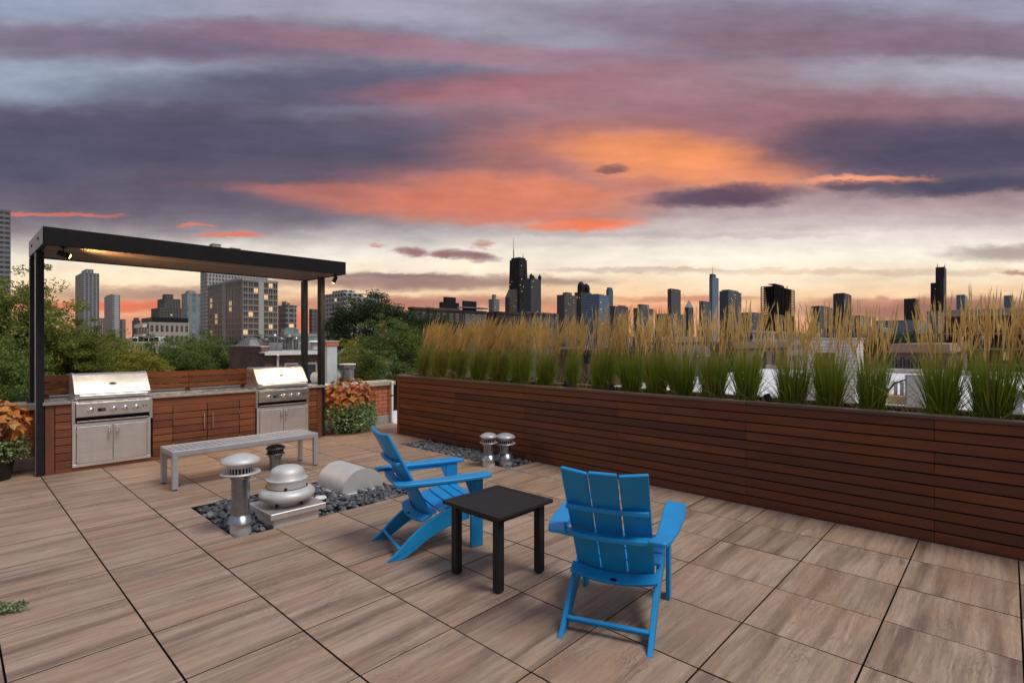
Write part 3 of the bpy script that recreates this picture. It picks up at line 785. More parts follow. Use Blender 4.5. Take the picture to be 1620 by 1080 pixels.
# ================================================================== blue slatted lounge chairs
def rounded(poly, r=.012, n=3):
    """round the corners of a polygon"""
    out_ = []; m = len(poly)
    for i in range(m):
        p0, p, p1 = (Vector((*poly[(i + k) % m], 0)) for k in (-1, 0, 1))
        a, b = p0 - p, p1 - p
        t = min(r, .4 * a.length, .4 * b.length)
        A_, B_ = p + a.normalized() * t, p + b.normalized() * t
        for k in range(n + 1):
            s = k / n; q = A_ * (1 - s) ** 2 + p * 2 * s * (1 - s) + B_ * s * s; out_.append((q.x, q.y))
    return out_
def slab(poly, axis, a, b, bev=.004):
    """extruded outline with softened rims"""
    c = Vector((sum(p[0] for p in poly) / len(poly), sum(p[1] for p in poly) / len(poly)))
    n = len(poly); ins = []
    for i in range(n):
        p0, p, p1 = Vector(poly[i - 1]), Vector(poly[i]), Vector(poly[(i + 1) % n])
        e0, e1 = (p - p0), (p1 - p)
        if e0.length < 1e-6: e0 = e1
        if e1.length < 1e-6: e1 = e0
        nn = Vector((e0.y, -e0.x)).normalized() + Vector((e1.y, -e1.x)).normalized()
        nn = nn.normalized() if nn.length > 1e-6 else Vector((e1.y, -e1.x)).normalized()
        ins.append(nn)
    area = sum(poly[i - 1][0] * poly[i][1] - poly[i][0] * poly[i - 1][1] for i in range(n))
    sg = 1 if area > 0 else -1
    inner = [tuple(Vector(poly[i]) - ins[i] * sg * bev) for i in range(n)]
    def P3(p, t): return (t, p[0], p[1]) if axis == 'x' else (p[0], t, p[1]) if axis == 'y' else (p[0], p[1], t)
    s = 1 if b > a else -1
    v = [P3(p, a) for p in inner] + [P3(p, a + s * bev) for p in poly] + [P3(p, b - s * bev) for p in poly] + [P3(p, b) for p in inner]
    f = [tuple(range(n))[::-1], tuple(range(3 * n, 4 * n))]
    for L_ in range(3):
        f += [(L_ * n + i, L_ * n + (i + 1) % n, (L_ + 1) * n + (i + 1) % n, (L_ + 1) * n + i) for i in range(n)]
    return v, f
def arc_plank(hw, yb, sag, depth, z0, z1, n=12, taper=0.0):
    """flat board lying across the chair, its rear edge bowed backwards"""
    top, bot = [], []
    rear = [(-hw + 2 * hw * k / n, yb - sag * (1 - (2 * k / n - 1) ** 2)) for k in range(n + 1)]
    front = [(x, y + depth - taper * abs(x) / hw) for x, y in rear]
    return slab(rear + front[::-1], 'z', z0, z1, .004)
def lounge_chair(o, fw, label):
    ang = math.atan2(fw[1], fw[0]) - PI / 2
    t = thing('lounge_chair', label, 'chair', (o[0], o[1], 0), ang, 'blue lounge chairs')
    B_ = M['blue']
    string = rounded([(0.0, 0.0), (.138, 0.0), (.19, .034), (.24, .062), (.30, .102), (.365, .138), (.44, .170), (.52, .196), (.60, .216), (.682, .230), (.682, .352), (.60, .352), (.52, .340), (.45, .316), (.39, .288), (.34, .264), (.295, .238), (.24, .198), (.18, .150), (.11, .086), (.05, .032)], .006, 2)
    for s in (-1, 1):
        mk('rear_leg', slab(string, 'x', s * .234, s * .262, .004), B_, t, smooth=True, sharp=40)
        mk('front_leg', slab(rounded([(.685, 0), (.795, 0), (.795, .572), (.685, .572)], .008), 'x', s * .2635, s * .290, .004), B_, t, smooth=True, sharp=40)
        for (yy, zz) in ((.72, .30), (.76, .26), (.72, .05)):
            pass
        arm = [(s * .228, .055), (s * .33, .050), (s * .352, .12), (s * .375, .30), (s * .388, .50), (s * .388, .70), (s * .378, .835), (s * .25, .862), (s * .252, .60), (s * .262, .30), (s * .262, .16)]
        if s < 0: arm = arm[::-1]
        mk('armrest', slab(rounded(arm, .018, 3), 'z', .574, .600, .005), B_, t, smooth=True, sharp=40)
        mk('arm_bracket', slab([(.63, .572), (.683, .572), (.683, .44)] , 'x', s * .266, s * .286, .003), B_, t)
        mk('arm_cleat', cbox(min(s * .268, s * .300), max(s * .268, s * .300), .20, .66, .545, .5735, .004), B_, t)
        for (yy, zz) in ((.735, .30), (.70, .255), (.745, .52)):
            mk('screw', lathe([(0, .003), (.004, .003), (.006, .001), (.006, -.001)], 10), M['chrome'], t, (s * .2905, yy, zz), (0, s * R(90), 0))
    # seat
    prof = [(.335, .272), (.42, .315), (.51, .350), (.60, .366), (.69, .370), (.775, .360)]
    for k in range(5):
        (ya, za), (yb, zb) = prof[k], prof[k + 1]
        L_ = math.hypot(yb - ya, zb - za) - .007; th = math.atan2(zb - za, yb - ya); hw = .230 if k < 1 else (.262 if k < 4 else .262)
        mk('seat_slat', cbox(-hw, hw, 0, L_, 0, .021, .005), B_, t, (0, ya + .004, za + .004), (th, 0, 0))
    mk('front_apron', cbox(-.233, .233, .668, .690, .26, .345, .004), B_, t)
    # back boards, leaning and set in a shallow curve
    lean = math.atan2(.36 - .016, .952 - .300)
    Lb = math.hypot(.36 - .016, .952 - .300) + .035
    for cx, yaw, dy in ((-.1655, -12, .0), (0, 0, -.016), (.1655, 12, .0)):
        hw0, hw1 = (.0755, .0795)
        poly = rounded([(-hw0, 0), (hw0, 0), (hw1, Lb), (-hw1, Lb)], .007)
        b = mk('back_board', slab(poly, 'y', -.011, .011, .004), B_, t, (cx * .965, .358 + dy, .280), smooth=True, sharp=40)
        Mx = Matrix.Rotation(lean, 4, 'X') @ Matrix.Rotation(R(yaw), 4, 'Z') @ Matrix.Rotation(R(.5 if cx < 0 else (-.5 if cx > 0 else 0)) * -1, 4, 'Y')
        b.rotation_euler = Mx.to_euler()
    def y_at(z): return .36 - (z - .30) * (.344 / .652)
    # lower cross rail: a bowed board lying on the leg slope
    lo = arc_plank(.262, 0, .045, .078, 0, .024)
    lo_o = mk('lower_rail', lo, B_, t, (0, y_at(.30) - .080, .262), (R(24), 0, 0), smooth=True, sharp=40)
    mk('maker_plate', xf(lathe([(0, .003), (.9, .003), (1, 0)], 20), scale=(.022, .011, 1)), M['black'], lo_o, (0.01, -.026, .0245))
    mk('arm_rail', arc_plank(.335, y_at(.56) - .080, .052, .075, .545, .572), B_, t, smooth=True, sharp=40)
    up = arc_plank(.235, y_at(.73) - .052, .022, .034, .715, .742)
    mk('upper_rail', up, B_, t, smooth=True, sharp=40)
    mk('leg_stretcher', cbox(-.233, .233, -.012, .012, -.020, .020, .005), B_, t, (0, .115, .068), (R(38), 0, 0))
    return t
lounge_chair((2.373, 3.690), (.947, -.32), 'blue slatted lounge chair seen from its side, beside the barrel roof vent')
lounge_chair((2.464, 1.622), (.933, .36), 'blue slatted lounge chair seen from behind, right of the black side table')

# ================================================================== black side table
tb = thing('side_table', 'square black metal side table between the two blue chairs', 'table', (2.748, 2.708, 0))
top = mk('table_top', cbox(-.287, .287, -.287, .287, .505, .527, .005), M['table'], tb)
for a, b, c, d in ((-.287, .287, -.287, -.237), (-.287, .287, .237, .287)):
    mk('top_rim', cbox(a + .001, b - .001, c + .001, d - .001, .5275, .5300, .001), M['table'], top)
for a, b, c, d in ((-.287, -.237, -.2355, .2355), (.237, .287, -.2355, .2355)):
    mk('top_rim', cbox(a + .001, b - .001, c, d, .5275, .5300, .001), M['table'], top)
mk('top_panel', cbox(-.234, .234, -.234, .234, .5275, .5293, .0008), M['table'], top)
for sx in (-1, 1):
    for sy in (-1, 1):
        l_ = mk('leg', cbox(sx * .212 - .029, sx * .212 + .029, sy * .212 - .029, sy * .212 + .029, .008, .5045, .004), M['table'], tb)
        mk('foot_cap', lathe([(.016, 0), (.018, .003), (.018, .008)], 14), M['black'], l_, (sx * .212, sy * .212, 0))
for s in (-1, 1):
    mk('apron', cbox(-.182, .182, s * .215 - .010, s * .215 + .010, .462, .5045, .003), M['table'], tb)
    mk('apron', cbox(s * .215 - .010, s * .215 + .010, -.182, .182, .462, .5045, .003), M['table'], tb)

# ================================================================== aluminium bench
bn = thing('bench', 'silver aluminium backless bench with slatted seat before the kitchen', 'bench', (2.60, 7.08, 0))
hx, hy, bz = .86, .245, .442
for s in (-1, 1):
    mk('seat_rail', cbox(-hx, hx, s * hy - (.035 if s > 0 else 0), s * hy + (.035 if s < 0 else 0), bz - .062, bz, .004), M['alu'], bn)
    mk('end_rail', cbox(s * hx - (.035 if s > 0 else 0), s * hx + (.035 if s < 0 else 0), -hy + .036, hy - .036, bz - .062, bz - .001, .004), M['alu'], bn)
    for q in (-1, 1):
        l_ = mk('leg', cbox(s * hx - (.06 if s > 0 else 0), s * hx + (.06 if s < 0 else 0), q * hy - (.045 if q > 0 else 0), q * hy + (.045 if q < 0 else 0), .012, bz - .0625, .004), M['alu'], bn)
        mk('glide', lathe([(.022, 0), (.024, .004), (.024, .012)], 14), M['black'], l_, (s * (hx - .03), q * (hy - .022), 0))
ns = 24; x0 = -hx + .037; stp = (2 * hx - .074) / ns
for k in range(ns):
    plank('seat_slat', x0 + k * stp + .004, x0 + (k + 1) * stp - .004, -hy + .0365, hy - .0365, bz - .016, bz - .002, M['alu'], bn, .003)
mk('under_brace', cbox(-hx + .037, hx - .037, -.02, .02, bz - .056, bz - .017, .003), M['alu'], bn)

# ================================================================== roof vents
def flue(loc, label, s, pipe_r, pipe_h, cap_r, gal, cap_mat, base=True, group=None):
    """chimney pipe with storm collar, slotted drum and domed cap; heights in metres"""
    t = thing('vent_pipe', label, 'vent pipe', loc, random.uniform(0, 6), group)
    if base: mk('curb_sleeve', lathe([(pipe_r * 1.16, -.04), (pipe_r * 1.16, .085), (pipe_r * 1.02, .087)], 32), M['cast'], t, smooth=True)
    mk('pipe', lathe([(pipe_r, .02), (pipe_r, pipe_h)], 32), gal, t, smooth=True)
    if base: mk('storm_collar', lathe([(pipe_r * 1.0, .155), (pipe_r * 1.12, .150), (pipe_r * 1.50, .098), (pipe_r * 1.56, .090), (pipe_r * 1.50, .090), (pipe_r * 1.0, .13)], 36), gal, t, smooth=True)
    z = pipe_h
    mk('drum_band', lathe([(pipe_r * 1.01, z - .03), (pipe_r * 1.18, z - .03), (pipe_r * 1.18, z), (pipe_r * 1.05, z)], 32), gal, t, smooth=True)
    mk('skirt', lathe([(pipe_r * 1.05, z), (cap_r, z + .012 * s), (cap_r * 1.01, z + .018 * s), (cap_r * .98, z + .024 * s), (pipe_r * 1.3, z + .020 * s)], 40), cap_mat, t, smooth=True)
    dr = mk('slotted_drum', lathe([(pipe_r * 1.28, z + .014 * s), (pipe_r * 1.28, z + .085 * s), (0, z + .085 * s)], 36), M['dark_gap'], t, smooth=True)
    for k in range(22):
        a = 2 * PI * k / 22
        mk('drum_bar', cbox(-.0045 * s, .0045 * s, pipe_r * 1.27, pipe_r * 1.36, z + .020 * s, z + .084 * s, .001), cap_mat, dr, rot=(0, 0, a))
    mk('drum_ring', lathe([(pipe_r * 1.30, z + .068 * s), (cap_r * .72, z + .070 * s), (cap_r * .74, z + .115 * s), (pipe_r, z + .12 * s)], 36), cap_mat, t, smooth=True)
    cz = z + .105 * s
    mk('dome_cap', lathe([(cap_r * .70, cz), (cap_r * .99, cz + .004 * s), (cap_r, cz + .012 * s), (cap_r * .93, cz + .030 * s), (cap_r * .72, cz + .053 * s), (cap_r * .42, cz + .070 * s), (cap_r * .15, cz + .076 * s), (0, cz + .077 * s)], 44), cap_mat, t, smooth=True, sharp=50)
    return t
flue((1.79, 4.97, 0), 'tall galvanised vent pipe with pale domed cap at the pebble bed\'s front corner', 1.0, .074, .505, .163, M['galv'], M['cast'])
flue((2.955, 7.00, 0), 'short vent pipe with dark cap standing under the bench', .72, .072, .205, .118, M['galv'], M['dull_cap'], False)
flue((5.02, 5.125, 0), 'left one of the two capped steel vent pipes against the planter', .80, .070, .305, .122, M['galv'], M['alu'])
flue((5.255, 5.04, 0), 'right one of the two capped steel vent pipes against the planter', .85, .076, .270, .140, M['galv'], M['alu'])

def flathe(p, n): return lathe([(r, .136 + (z - .176) * .937) for r, z in p], n)
fan = thing('exhaust_fan', 'mushroom-shaped aluminium roof exhaust fan on a square curb', 'roof fan', (2.245, 5.055, 0))
mk('curb', join(cbox(-.215, .215, -.215, .215, -.04, .0795, .006)), M['white'], fan)
mk('curb_cap', cbox(-.262, .262, -.262, .262, .080, .134, .005), M['steel_door'], fan)
mk('neck', flathe([(.150, .176), (.142, .186), (.142, .215), (.165, .222)], 40), M['cast'], fan, smooth=True)
mk('shroud', flathe([(.150, .216), (.205, .224), (.238, .240), (.252, .266), (.248, .296), (.225, .322), (.190, .338), (.175, .342), (.170, .338)], 56), M['cast'], fan, smooth=True, sharp=60)
mk('gap_ring', flathe([(.168, .330), (.168, .352)], 40), M['dark_gap'], fan, smooth=True)
mk('motor_band', flathe([(.172, .346), (.180, .350), (.180, .412), (.184, .418), (.184, .428), (.172, .434)], 56), M['cast'], fan, smooth=True, sharp=35)
mk('motor_dome', flathe([(.172, .434), (.162, .446), (.155, .490), (.138, .524), (.105, .546), (.06, .556), (0, .559)], 56), M['cast'], fan, smooth=True, sharp=50)
for a in (-118, -40, 60, 150):
    mk('clip', cbox(-.012, .012, -.006, .006, -.012, .012, .003), M['black'], fan, (.182 * math.cos(R(a)), .182 * math.sin(R(a)), .306), (0, 0, R(a + 90)))
mk('warning_label', xf(prism([(.1812 * math.cos(R(a)), .1812 * math.sin(R(a))) for a in range(172, 191, 3)] + [(.1805 * math.cos(R(a)), .1805 * math.sin(R(a))) for a in range(190, 171, -3)], 'z', .312, .352)), M['yellow'], fan)
for a in (-150, -60, 30, 120):
    mk('neck_bolt', cbox(-.008, .008, -.008, .008, .138, .168, .003), M['black'], fan, (.155 * math.cos(R(a)), .155 * math.sin(R(a)), 0))

hood_v = thing('barrel_vent', 'half-round silver barrel roof vent on the pebble bed', 'roof vent', (3.215, 5.595, 0))
r_ = .245; n_ = 28
def barrel(rad, y0, y1, zb):
    pts = [(-rad, zb)] + [(-rad * math.cos(PI * k / n_), zb + .02 + rad * .92 * math.sin(PI * k / n_)) for k in range(n_ + 1)] + [(rad, zb)]
    return prism(pts, 'y', y0, y1)
mk('barrel_shell', barrel(r_, -.285, .30, .0), M['cast'], hood_v, smooth=True, sharp=50)
mk('end_cap', barrel(r_ + .008, -.299, -.2855, .0), M['cast'], hood_v, smooth=True, sharp=50)
mk('base_flange', cbox(-r_ - .03, r_ + .03, -.32, .32, -.038, .004, .003), M['cast'], hood_v)
for xx in (-.06, .02, .06, .15):
    mk('weep_hole', cbox(-.009, .009, -.002, .002, -.004, .004, .001), M['dark_gap'], hood_v, (xx, -.301, .026))

stub = thing('pipe_stub', 'short dark pipe stub with white lid among the pebbles', 'pipe', (2.607, 5.10, 0))
mk('pipe', lathe([(.052, -.04), (.052, .085), (.045, .087)], 24), M['black'], stub, smooth=True)
mk('lid', lathe([(.056, .086), (.058, .094), (.052, .104), (0, .106)], 24), M['white'], stub, smooth=True)

ring = thing('floor_drain', 'small dark round drain on the deck by the bench leg', 'drain', (1.83, 7.06, .002))
mk('grate', lathe([(0, .006), (.034, .006), (.040, .002), (.040, 0)], 24), M['black'], ring)
mk('rim', lathe([(.040, 0), (.040, .010), (.048, .010), (.050, 0)], 24), M['galv'], ring)

# ================================================================== feather reed grass in the planter
def strips(bases, tips, bend, widths, nseg=3):
    """many tapering blades as one mesh: bases, tips (N,3), bend (N,3) pull of the middle, widths (N,)"""
    N = len(bases); V = np.zeros((N, nseg * 2 + 1, 3)); 
    d = tips - bases; side = np.cross(d, np.array([0, 0, 1.0])) + rng.normal(0, .02, (N, 3)); side /= np.linalg.norm(side, axis=1)[:, None] + 1e-9
    ang = rng.uniform(0, PI, N)[:, None]; other = np.cross(d / (np.linalg.norm(d, axis=1)[:, None] + 1e-9), side)
    side = side * np.cos(ang) + other * np.sin(ang)
    for k in range(nseg + 1):
        t = k / nseg; p = bases * (1 - t) + tips * t + bend * (2 * t * (1 - t))
        w = widths * (1 - t * .75)
        if k < nseg:
            V[:, 2 * k] = p - side * w[:, None]; V[:, 2 * k + 1] = p + side * w[:, None]
        else: V[:, 2 * k] = p
    V = V.reshape(-1, 3); m = nseg * 2 + 1; F_ = []
    for k in range(nseg - 1):
        F_.append(np.stack([np.arange(N) * m + 2 * k, np.arange(N) * m + 2 * k + 1, np.arange(N) * m + 2 * k + 3], 1))
        F_.append(np.stack([np.arange(N) * m + 2 * k, np.arange(N) * m + 2 * k + 3, np.arange(N) * m + 2 * k + 2], 1))
    k = nseg - 1
    F_.append(np.stack([np.arange(N) * m + 2 * k, np.arange(N) * m + 2 * k + 1, np.arange(N) * m + 2 * k + 2], 1))
    return V, np.vstack(F_)
def spindles(p0, p1, rad, n=4, segs=(0, .15, .5, .85, 1), prof=(.25, .85, 1, .6, .05)):
    N = len(p0); V = []; ax = (p1 - p0); ax /= np.linalg.norm(ax, axis=1)[:, None]
    s = np.cross(ax, np.array([.3, .2, 1.0])); s /= np.linalg.norm(s, axis=1)[:, None] + 1e-9; u = np.cross(ax, s)
    for t, r in zip(segs, prof):
        c = p0 * (1 - t) + p1 * t
        for k in range(n):
            a = 2 * PI * k / n; rr = (rad * r * rng.uniform(.75, 1.25, N))[:, None]
            V.append(c + (s * math.cos(a) + u * math.sin(a)) * rr)
    V = np.stack(V, 1); m = len(segs) * n; F_ = []
    for i in range(len(segs) - 1):
        for k in range(n):
            q = [i * n + k, i * n + (k + 1) % n, (i + 1) * n + (k + 1) % n, (i + 1) * n + k]
            F_.append(np.stack([np.arange(N) * m + j for j in q], 1))
    return V.reshape(-1, 3), np.vstack(F_)
M['blade'] = leaf_mat('grass_blade', [(0, (.15, .26, .018, 1)), (.5, (.22, .34, .026, 1)), (.85, (.30, .38, .040, 1)), (1, (.44, .38, .14, 1))], .55, .5, hgrad=(.0, .62, [(0, (.15, .25, .024, 1)), (.55, (.20, .31, .028, 1)), (1, (.42, .35, .07, 1))], .5))
M['stem'] = leaf_mat('grass_stem', [(0, (.30, .17, .075, 1)), (.6, (.42, .27, .11, 1)), (1, (.28, .24, .07, 1))], .6, .2)
M['plume'] = leaf_mat('golden_plume', [(0, (.72, .51, .17, 1)), (.5, (.86, .67, .27, 1)), (1, (.90, .76, .40, 1))], .75, .35)
M['straw'] = leaf_mat('dry_straw', [(0, (.35, .26, .12, 1)), (1, (.55, .44, .24, 1))], .7, .2)
def grass_meshes(lean, seed, nb=640, nst=78):
    global rng
    rng = np.random.default_rng(seed)
    a = rng.uniform(0, 2 * PI, nb); r = .105 * np.sqrt(rng.uniform(0, 1, nb))
    b = np.stack([r * np.cos(a) * .9, r * np.sin(a) * 1.05, np.zeros(nb)], 1)
    h = rng.uniform(.32, .70, nb) ; spread = rng.uniform(.3, 1.0, nb) * (.06 + .13 * r / .105)
    low = rng.uniform(0, 1, nb) < .07
    spread = np.where(low, spread * 2.6, spread); h = np.where(low, h * .6, h)
    t = b + np.stack([np.cos(a) * spread, np.sin(a) * spread - lean * .16 * h, h], 1) + rng.normal(0, .02, (nb, 3))
    bend = np.stack([-np.cos(a) * spread * .25, -np.sin(a) * spread * .25, .06 * np.ones(nb)], 1)
    g1 = strips(b, t, bend, rng.uniform(.0027, .0050, nb), 4)
    a = rng.uniform(0, 2 * PI, nst); r = .09 * np.sqrt(rng.uniform(0, 1, nst))
    b2 = np.stack([r * np.cos(a), r * np.sin(a), np.zeros(nst)], 1)
    h = rng.uniform(.50, .84, nst); sp = rng.uniform(.02, .17, nst)
    t2 = b2 + np.stack([np.cos(a) * sp, np.sin(a) * sp - lean * .22, h], 1)
    g2 = strips(b2, t2, np.stack([np.cos(a) * .01, lean * .05 * np.ones(nst), 0 * a], 1), np.full(nst, .0026), 3)
    d = (t2 - b2) / np.linalg.norm(t2 - b2, axis=1)[:, None] + np.stack([rng.normal(0, .10, nst), rng.normal(-lean * .22, .10, nst), 0 * a], 1)
    L_ = rng.uniform(.20, .36, nst); p1 = t2 + d / np.linalg.norm(d, axis=1)[:, None] * L_[:, None]
    # each plume: a slim core with loose side spikelets
    q0, q1, qr = [t2 - (t2 - b2) * .02], [p1], [rng.uniform(.0036, .0056, nst)]
    ax = (p1 - t2); 
    for k in range(5):
        f0 = rng.uniform(.0, .7, nst)[:, None]; base = t2 + ax * f0
        side = rng.normal(0, 1, (nst, 3)); side /= np.linalg.norm(side, axis=1)[:, None]
        q0.append(base); q1.append(base + ax * rng.uniform(.22, .38, nst)[:, None] + side * rng.uniform(.006, .017, nst)[:, None]); qr.append(rng.uniform(.0018, .0030, nst))
    g3 = spindles(np.vstack(q0), np.vstack(q1), np.concatenate(qr), n=3, segs=(0, .3, .7, 1), prof=(.5, 1, .8, .05))
    return (to_mesh('foliage', g1, M['blade']), to_mesh('stems', g2, M['stem']), to_mesh('plumes', g3, M['plume']))
variants = {}
for ln in (0.0, .55, 1.1):
    for s in (0, 1): variants[(ln, s)] = grass_meshes(ln, 40 + int(ln * 10) + s, nst=int(80 + 110 * ln))
rng = np.random.default_rng(11)
ORD = ['first', 'second', 'third', 'fourth', 'fifth', 'sixth', 'seventh', 'eighth', 'ninth', 'tenth', 'eleventh', 'twelfth', 'thirteenth', 'fourteenth', 'fifteenth', 'sixteenth', 'seventeenth', 'eighteenth', 'nineteenth', 'twentieth']
GRASS = [(671, 6.0), (694, 5.94), (724, 5.98), (756, 5.93), (789, 5.97), (823, 5.95), (862, 5.93), (905, 6.0), (952, 5.96), (999, 5.98), (1038, 5.94), (1078, 5.97), (1128, 5.95), (1182, 5.97), (1254, 5.95), (1313, 5.98), (1380, 5.95), (1490, 5.96), (1570, 5.98), (1665, 5.95)]
for k, (px_, X) in enumerate(GRASS):
    y_ = on_x(px_, X)
    ln = 1.1 if px_ < 800 else (.55 if px_ < 960 else 0.0)
    me = variants[(ln, k % 2)]
    s = (1.02, .97, 1.0, 1.04, .96)[k % 5]; sw = {905: .62, 1380: .80, 671: .9}.get(px_, 1.0 if px_ < 1100 else .96)
    nm = 'feather reed grass clump, %s from the planter\'s far left end' % ORD[k] if k < 10 else 'feather reed grass clump, %s from the picture\'s right edge' % ORD[19 - k]
    if k == 19: nm = 'feather reed grass clump cut off by the picture\'s right edge'
    t = thing('feather_grass', nm, 'ornamental grass', (X, y_, .988), random.uniform(-.25, .25) + (0 if ln else random.uniform(0, 6)), 'feather grass clumps in the planter')
    put('foliage', me[0], t, scale=(sw, sw, s)); put('stem_bundle', me[1], t, scale=(sw, sw, s)); put('plume_spray', me[2], t, scale=(sw, sw, s))
# dry straws and low weeds between the clumps
N = 620
yy = rng.uniform(-1.5, 7.9, N); xx = rng.uniform(5.78, 6.16, N)
b = np.stack([xx, yy, np.full(N, .988)], 1); t = b + np.stack([rng.normal(0, .16, N), rng.normal(0, .22, N), rng.uniform(.05, .34, N)], 1)
t[:, 0] = np.clip(t[:, 0], 5.60, 6.4)
g = strips(b, t, np.stack([0 * xx, 0 * xx, rng.uniform(.02, .12, N)], 1), rng.uniform(.0015, .0035, N), 4)
o = put('dry_grass', to_mesh('dry_grass', g, M['straw'])); tag(o, 'loose dry straws and fallen blades on the planter soil', 'dry grass', kind='stuff')
N = 520
yy = rng.uniform(-1.5, 7.9, N); xx = rng.uniform(5.80, 6.14, N)
b = np.stack([xx, yy, np.full(N, .988)], 1); t = b + np.stack([rng.normal(0, .10, N), rng.normal(0, .12, N), rng.uniform(.08, .26, N)], 1)
g = strips(b, t, np.stack([0 * xx, 0 * xx, rng.uniform(.02, .10, N)], 1), rng.uniform(.0018, .0035, N), 4)
o = put('low_grass', to_mesh('low_grass', g, M['blade'])); tag(o, 'low green grass filling the gaps between the feather grass clumps', 'grass', kind='stuff')
for k, (px_, lab) in enumerate(((897, 'small black uplight in the planter in the first gap between grass clumps'), (968, 'small black uplight in the planter near the middle grass clumps'), (1216, 'small black uplight in the planter left of the white brick block'))):
    y_ = on_x(px_, 5.80)
    t = thing('uplight', lab, 'garden light', (5.80, y_, .985), 0, 'uplights in the planter')
    mk('stake', lathe([(.010, 0), (.010, .06)], 12), M['black'], t)
    mk('housing', lathe([(0, -.045), (.026, -.045), (.032, -.03), (.036, .05), (.031, .05), (.028, .035), (0, .032)], 20), M['black'], t, (0, 0, .10), (R(-30), R(20), 0), smooth=True)

# ================================================================== potted plants
def leaf_mesh(name, L_, Wd, mat, curl=.25, fold=.18):
    """pointed oval leaf with a folded midrib and a drooping tip"""
    V, F_ = [], []
    prof = [(0, .05), (.15, .62), (.38, 1.0), (.65, .78), (.86, .36), (1, 0)]
    for t, w in prof:
        z = -curl * L_ * t * t
        V += [(-w * Wd / 2, t * L_, z + fold * Wd * w * .5), (0, t * L_, z), (w * Wd / 2, t * L_, z + fold * Wd * w * .5)]
    for i in range(len(prof) - 1):
        a = 3 * i; F_ += [(a, a + 1, a + 4, a + 3), (a + 1, a + 2, a + 5, a + 4)]
    me = bpy.data.meshes.new(name); me.from_pydata(V, [], F_); me.materials.append(mat); me.polygons.foreach_set('use_smooth', [True] * len(F_)); me.update(); return me
def coleus_mat(name, cols):
    n = NT(name); s_ = n.n('ShaderNodeSeparateXYZ'); o = n.obj(); n.l(o, s_.inputs[0])
    c = n.ramp(n.rnd(), cols)
    vein = n.rng(n.math('ABSOLUTE', s_.outputs[0]), 0, .006, .55, 0)
    c = n.mix(vein, c, (.25, .03, .02, 1))
    f = n.noise(o, 25, 4); c = n.mix(n.rng(f, .45, .8, 0, .35), c, (.30, .22, .03, 1))
    p = n.pbr(c, .5, 0, None, .3); t = n.n('ShaderNodeBsdfTranslucent'); n.l(c, t.inputs[0])
    x = n.n('ShaderNodeMixShader'); x.inputs[0].default_value = .2; n.l(p.outputs[0], x.inputs[1]); n.l(t.outputs[0], x.inputs[2]); n.l(x.outputs[0], n.out.inputs[0]); return n.m
M['coleus_a'] = coleus_mat('orange_coleus', [(0, (.52, .17, .035, 1)), (.35, (.62, .26, .05, 1)), (.6, (.48, .13, .05, 1)), (.8, (.50, .33, .07, 1)), (1, (.55, .24, .14, 1))])
M['coleus_b'] = coleus_mat('russet_coleus', [(0, (.40, .075, .03, 1)), (.35, (.50, .14, .035, 1)), (.55, (.28, .20, .035, 1)), (.8, (.36, .06, .04, 1)), (1, (.46, .30, .05, 1))])
M['trail'] = leaf_mat('variegated_trailer', [(0, (.09, .17, .05, 1)), (.5, (.16, .27, .09, 1)), (.8, (.30, .40, .18, 1)), (1, (.52, .58, .40, 1))], .55, .25)
M['herb'] = leaf_mat('grey_green_herb', [(0, (.10, .16, .06, 1)), (.6, (.18, .24, .12, 1)), (1, (.30, .33, .20, 1))], .6, .2)
LEAF_A = leaf_mesh('leaf', .125, .080, M['coleus_a']); LEAF_B = leaf_mesh('leaf', .105, .068, M['coleus_b'])
def rosette(parent, c, mesh, n, out_dir, size):
    """tiers of opposite leaves round a shoot tip"""
    ax = Vector(out_dir).normalized(); q = ax.to_track_quat('Z', 'Y')
    a0 = random.uniform(0, 6)
    for k in range(n):
        tier = k // 4; a = a0 + (k % 4) * PI / 2 + tier * PI / 4 + random.uniform(-.25, .25)
        pitch = R(38 - 30 * tier) + random.uniform(-.15, .15)
        rot_ = q.to_matrix().to_4x4() @ Matrix.Rotation(a, 4, 'Z') @ Matrix.Rotation(pitch, 4, 'X')
        o = put('leaf', mesh, parent); s = size * (.62 + .26 * tier) * random.uniform(.85, 1.15)
        o.matrix_local = Matrix.Translation(Vector(c) - ax * .025 * tier) @ rot_ @ Matrix.Scale(s, 4)
def small_leaves(n, centre_fn, L_=.028, name='trailing_foliage', mat=None, parent=None, kind='stuff'):
    V, F_ = [], []
    for k in range(n):
        c, nrm = centre_fn()
        d = Vector(rng.normal(0, 1, 3)).normalized(); d = (d + Vector(nrm) * .6 + Vector((0, 0, -.15))).normalized()
        s = d.cross(Vector(rng.normal(0, 1, 3))).normalized(); l_ = L_ * rng.uniform(.6, 1.3); w = l_ * .36; i = len(V)
        c = Vector(c); V += [tuple(c), tuple(c + d * l_ * .5 + s * w), tuple(c + d * l_), tuple(c + d * l_ * .5 - s * w)]; F_.append((i, i + 1, i + 2, i + 3))
    o = put(name, to_mesh(name, (np.array(V), F_), mat), parent); tag(o, kind=kind); return o
def pot_prof(r, h): return [(r * .78, 0), (r * .80, .004), (r * .97, h * .80), (r * 1.06, h * .81), (r * 1.08, h), (r * 1.0, h), (r * .98, h * .9), (0, h * .88)]

